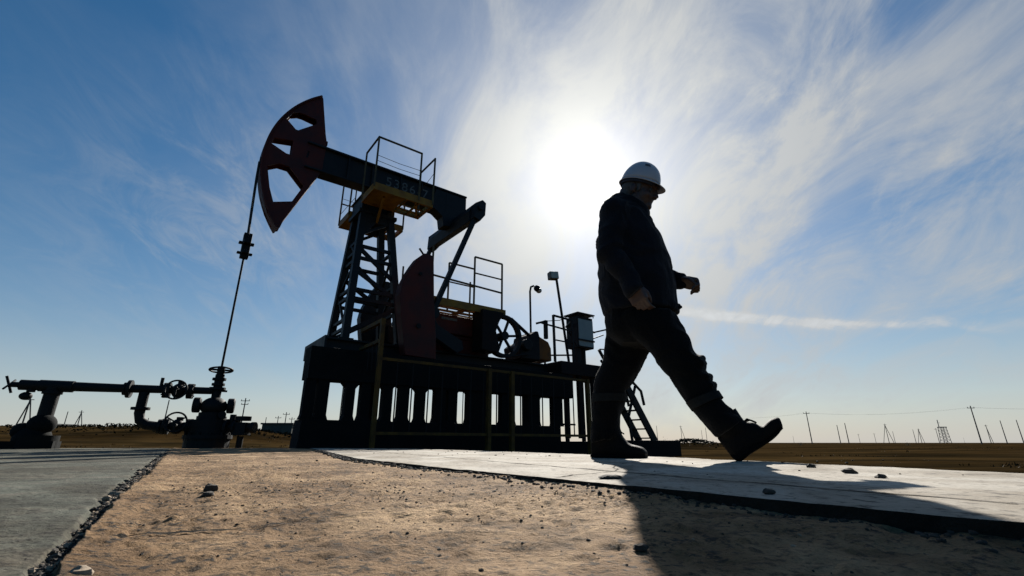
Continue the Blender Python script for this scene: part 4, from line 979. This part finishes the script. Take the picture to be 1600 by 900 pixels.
def SM(x, lo, hi, a=0, b_=1):
    n_ = nd('ShaderNodeMapRange'); n_.interpolation_type = 'SMOOTHSTEP'; val(x, n_.inputs['Value'])
    n_.inputs['From Min'].default_value = lo; n_.inputs['From Max'].default_value = hi; n_.inputs['To Min'].default_value = a; n_.inputs['To Max'].default_value = b_; return n_.outputs['Result']
def MIX(f_, a, b_, mode='MIX'):
    n_ = nd('ShaderNodeMixRGB'); n_.blend_type = mode; val(f_, n_.inputs[0]); val(a, n_.inputs[1]); val(b_, n_.inputs[2]); return n_.outputs[0]
tc = nd('ShaderNodeTexCoord'); vec = tc.outputs['Generated']
nrm = nd('ShaderNodeVectorMath', op='NORMALIZE'); L.new(vec, nrm.inputs[0]); vec = nrm.outputs['Vector']
sep = nd('ShaderNodeSeparateXYZ'); L.new(vec, sep.inputs[0]); dx, dy, dz = sep.outputs
sky = nd('ShaderNodeTexSky'); sky.sky_type = 'NISHITA'; sky.sun_disc = False; sky.sun_elevation = elev; sky.sun_rotation = azim
sky.air_density = 1.0; sky.dust_density = .5; sky.ozone_density = 3.0; sky.altitude = 100
hsv = nd('ShaderNodeHueSaturation'); hsv.inputs['Saturation'].default_value = 1.62; hsv.inputs['Hue'].default_value = .494; hsv.inputs['Value'].default_value = .86; L.new(sky.outputs[0], hsv.inputs['Color'])
dot = nd('ShaderNodeVectorMath', op='DOT_PRODUCT'); L.new(vec, dot.inputs[0]); dot.inputs[1].default_value = sun_dir
gam = MA('ARCCOSINE', MA('MINIMUM', dot.outputs['Value'], .99999))      # angle from the sun, radians
zc = MA('ADD', MA('MAXIMUM', dz, 0.0), .42)
cx_, cy_ = MA('DIVIDE', dx, zc), MA('DIVIDE', dy, zc)                    # cloud sheet overhead
def cloud(scx, scy, rot, det, rough, seed, dist=0.0):
    cmb = nd('ShaderNodeCombineXYZ'); L.new(cx_, cmb.inputs[0]); L.new(cy_, cmb.inputs[1]); cmb.inputs[2].default_value = seed
    mp = nd('ShaderNodeMapping'); L.new(cmb.outputs[0], mp.inputs['Vector']); mp.inputs['Rotation'].default_value = (0, 0, rot); mp.inputs['Scale'].default_value = (scx, scy, 1)
    n_ = nd('ShaderNodeTexNoise'); n_.inputs['Scale'].default_value = 1; n_.inputs['Detail'].default_value = det; n_.inputs['Roughness'].default_value = rough; n_.inputs['Distortion'].default_value = dist
    L.new(mp.outputs[0], n_.inputs['Vector']); return n_.outputs['Fac']
big = cloud(1.3, 1.1, RAD(14), 6, .55, 1.3, .8)
streak = cloud(4.2, 2.0, RAD(26), 12, .62, 4.7, .9)
wisp = cloud(10.0, 4.6, RAD(-36), 12, .68, 8.1, 1.2)
veil = MA('EXPONENT', MA('MULTIPLY', MA('POWER', MA('DIVIDE', gam, .62), 2.0), -1.0))     # cirrostratus sheet lies round the sun
right = SM(dx, -.25, .45)
cov = MA('MULTIPLY', SM(streak, .36, .68), MA('ADD', SM(big, .36, .62, .15, .75), MA('MULTIPLY', right, .25)))
cov = MA('ADD', cov, MA('MULTIPLY', SM(wisp, .48, .75), MA('ADD', .16, MA('MULTIPLY', right, .28))))
cov = MA('MULTIPLY', cov, MA('ADD', .30, MA('ADD', MA('MULTIPLY', veil, .5), MA('MULTIPLY', right, .25))))
cov = MA('ADD', MA('MULTIPLY', cov, .70), MA('MULTIPLY', veil, MA('ADD', .34, MA('MULTIPLY', SM(streak, .3, .7), .46))))
pd = nd('ShaderNodeVectorMath', op='DOT_PRODUCT'); L.new(vec, pd.inputs[0]); pd.inputs[1].default_value = (-.555, .745, .37)
pg = MA('ARCCOSINE', MA('MINIMUM', pd.outputs['Value'], .99999))                          # a loose wisp over the horse head
cov = MA('ADD', cov, MA('MULTIPLY', MA('EXPONENT', MA('MULTIPLY', MA('POWER', MA('DIVIDE', pg, .20), 2.0), -1.0)), SM(wisp, .38, .70, 0, .75)))
bandz = MA('SUBTRACT', MA('ADD', dz, MA('MULTIPLY', MA('SUBTRACT', dx, .362), .215)), .2460)   # long thin cirrus bar low on the right
bandn = cloud(3.0, 9.0, 0, 8, .6, 15.2, .5)
bar_ = MA('MULTIPLY', MA('EXPONENT', MA('MULTIPLY', MA('POWER', MA('DIVIDE', MA('ADD', bandz, MA('MULTIPLY', MA('SUBTRACT', bandn, .5), .034)), .0075), 2.0), -1.0)), MA('MULTIPLY', MA('MULTIPLY', SM(dx, .25, .42), SM(dx, .82, .55)), SM(wisp, .30, .62, .25, 1)))
cov = MA('ADD', cov, MA('MULTIPLY', bar_, .9))
cov = MA('MULTIPLY', MA('MULTIPLY', MA('MINIMUM', cov, 1.0), SM(dz, -.02, .10)), MA('MULTIPLY', SM(dx, -.70, -.02, .30, 1), SM(dy, -.5, .25)))
fwd = MA('ADD', MA('MULTIPLY', MA('EXPONENT', MA('DIVIDE', gam, -.22)), .15), .27)         # thin cloud brightens towards the sun
fwd = MA('ADD', fwd, MA('MULTIPLY', bar_, .10))
cl = nd('ShaderNodeVectorMath', op='SCALE'); cl.inputs[0].default_value = (.92, .97, 1.02); L.new(fwd, cl.inputs['Scale'])
bg1 = nd('ShaderNodeBackground'); L.new(hsv.outputs[0], bg1.inputs['Color']); bg1.inputs['Strength'].default_value = .05
bg2 = nd('ShaderNodeBackground'); L.new(cl.outputs[0], bg2.inputs['Color']); bg2.inputs['Strength'].default_value = 1.0
mixs = nd('ShaderNodeMixShader'); L.new(cov, mixs.inputs[0]); L.new(bg1.outputs[0], mixs.inputs[1]); L.new(bg2.outputs[0], mixs.inputs[2])
# pale haze along the horizon and the aureole of the veiled sun
hz = MA('MULTIPLY', MA('EXPONENT', MA('DIVIDE', MA('MAXIMUM', dz, 0.0), -.20)), .86)
bg3 = nd('ShaderNodeBackground'); bg3.inputs['Color'].default_value = (.315, .325, .328, 1); L.new(SM(dy, -.35, .55, .30, 1.0), bg3.inputs['Strength'])
mix2 = nd('ShaderNodeMixShader'); L.new(hz, mix2.inputs[0]); L.new(mixs.outputs[0], mix2.inputs[1]); L.new(bg3.outputs[0], mix2.inputs[2])
glow = MA('MULTIPLY', MA('ADD', MA('MULTIPLY', MA('EXPONENT', MA('MULTIPLY', MA('POWER', MA('DIVIDE', gam, .045), 2.0), -1.0)), .35), MA('MULTIPLY', MA('EXPONENT', MA('DIVIDE', gam, -.15)), .50)), MA('ADD', .70, MA('MULTIPLY', streak, .60)))
bg4 = nd('ShaderNodeBackground'); bg4.inputs['Color'].default_value = (1, .94, .78, 1); L.new(glow, bg4.inputs['Strength'])
add = nd('ShaderNodeAddShader'); L.new(mix2.outputs[0], add.inputs[0]); L.new(bg4.outputs[0], add.inputs[1])
ow = nd('ShaderNodeOutputWorld'); L.new(add.outputs[0], ow.inputs['Surface'])

vs_ = S.view_settings
vs_.view_transform = 'Standard'; vs_.look = 'None'; vs_.exposure = .8; vs_.gamma = 1; vs_.use_curve_mapping = False
S.display_settings.display_device = 'sRGB'
S.render.film_transparent = False
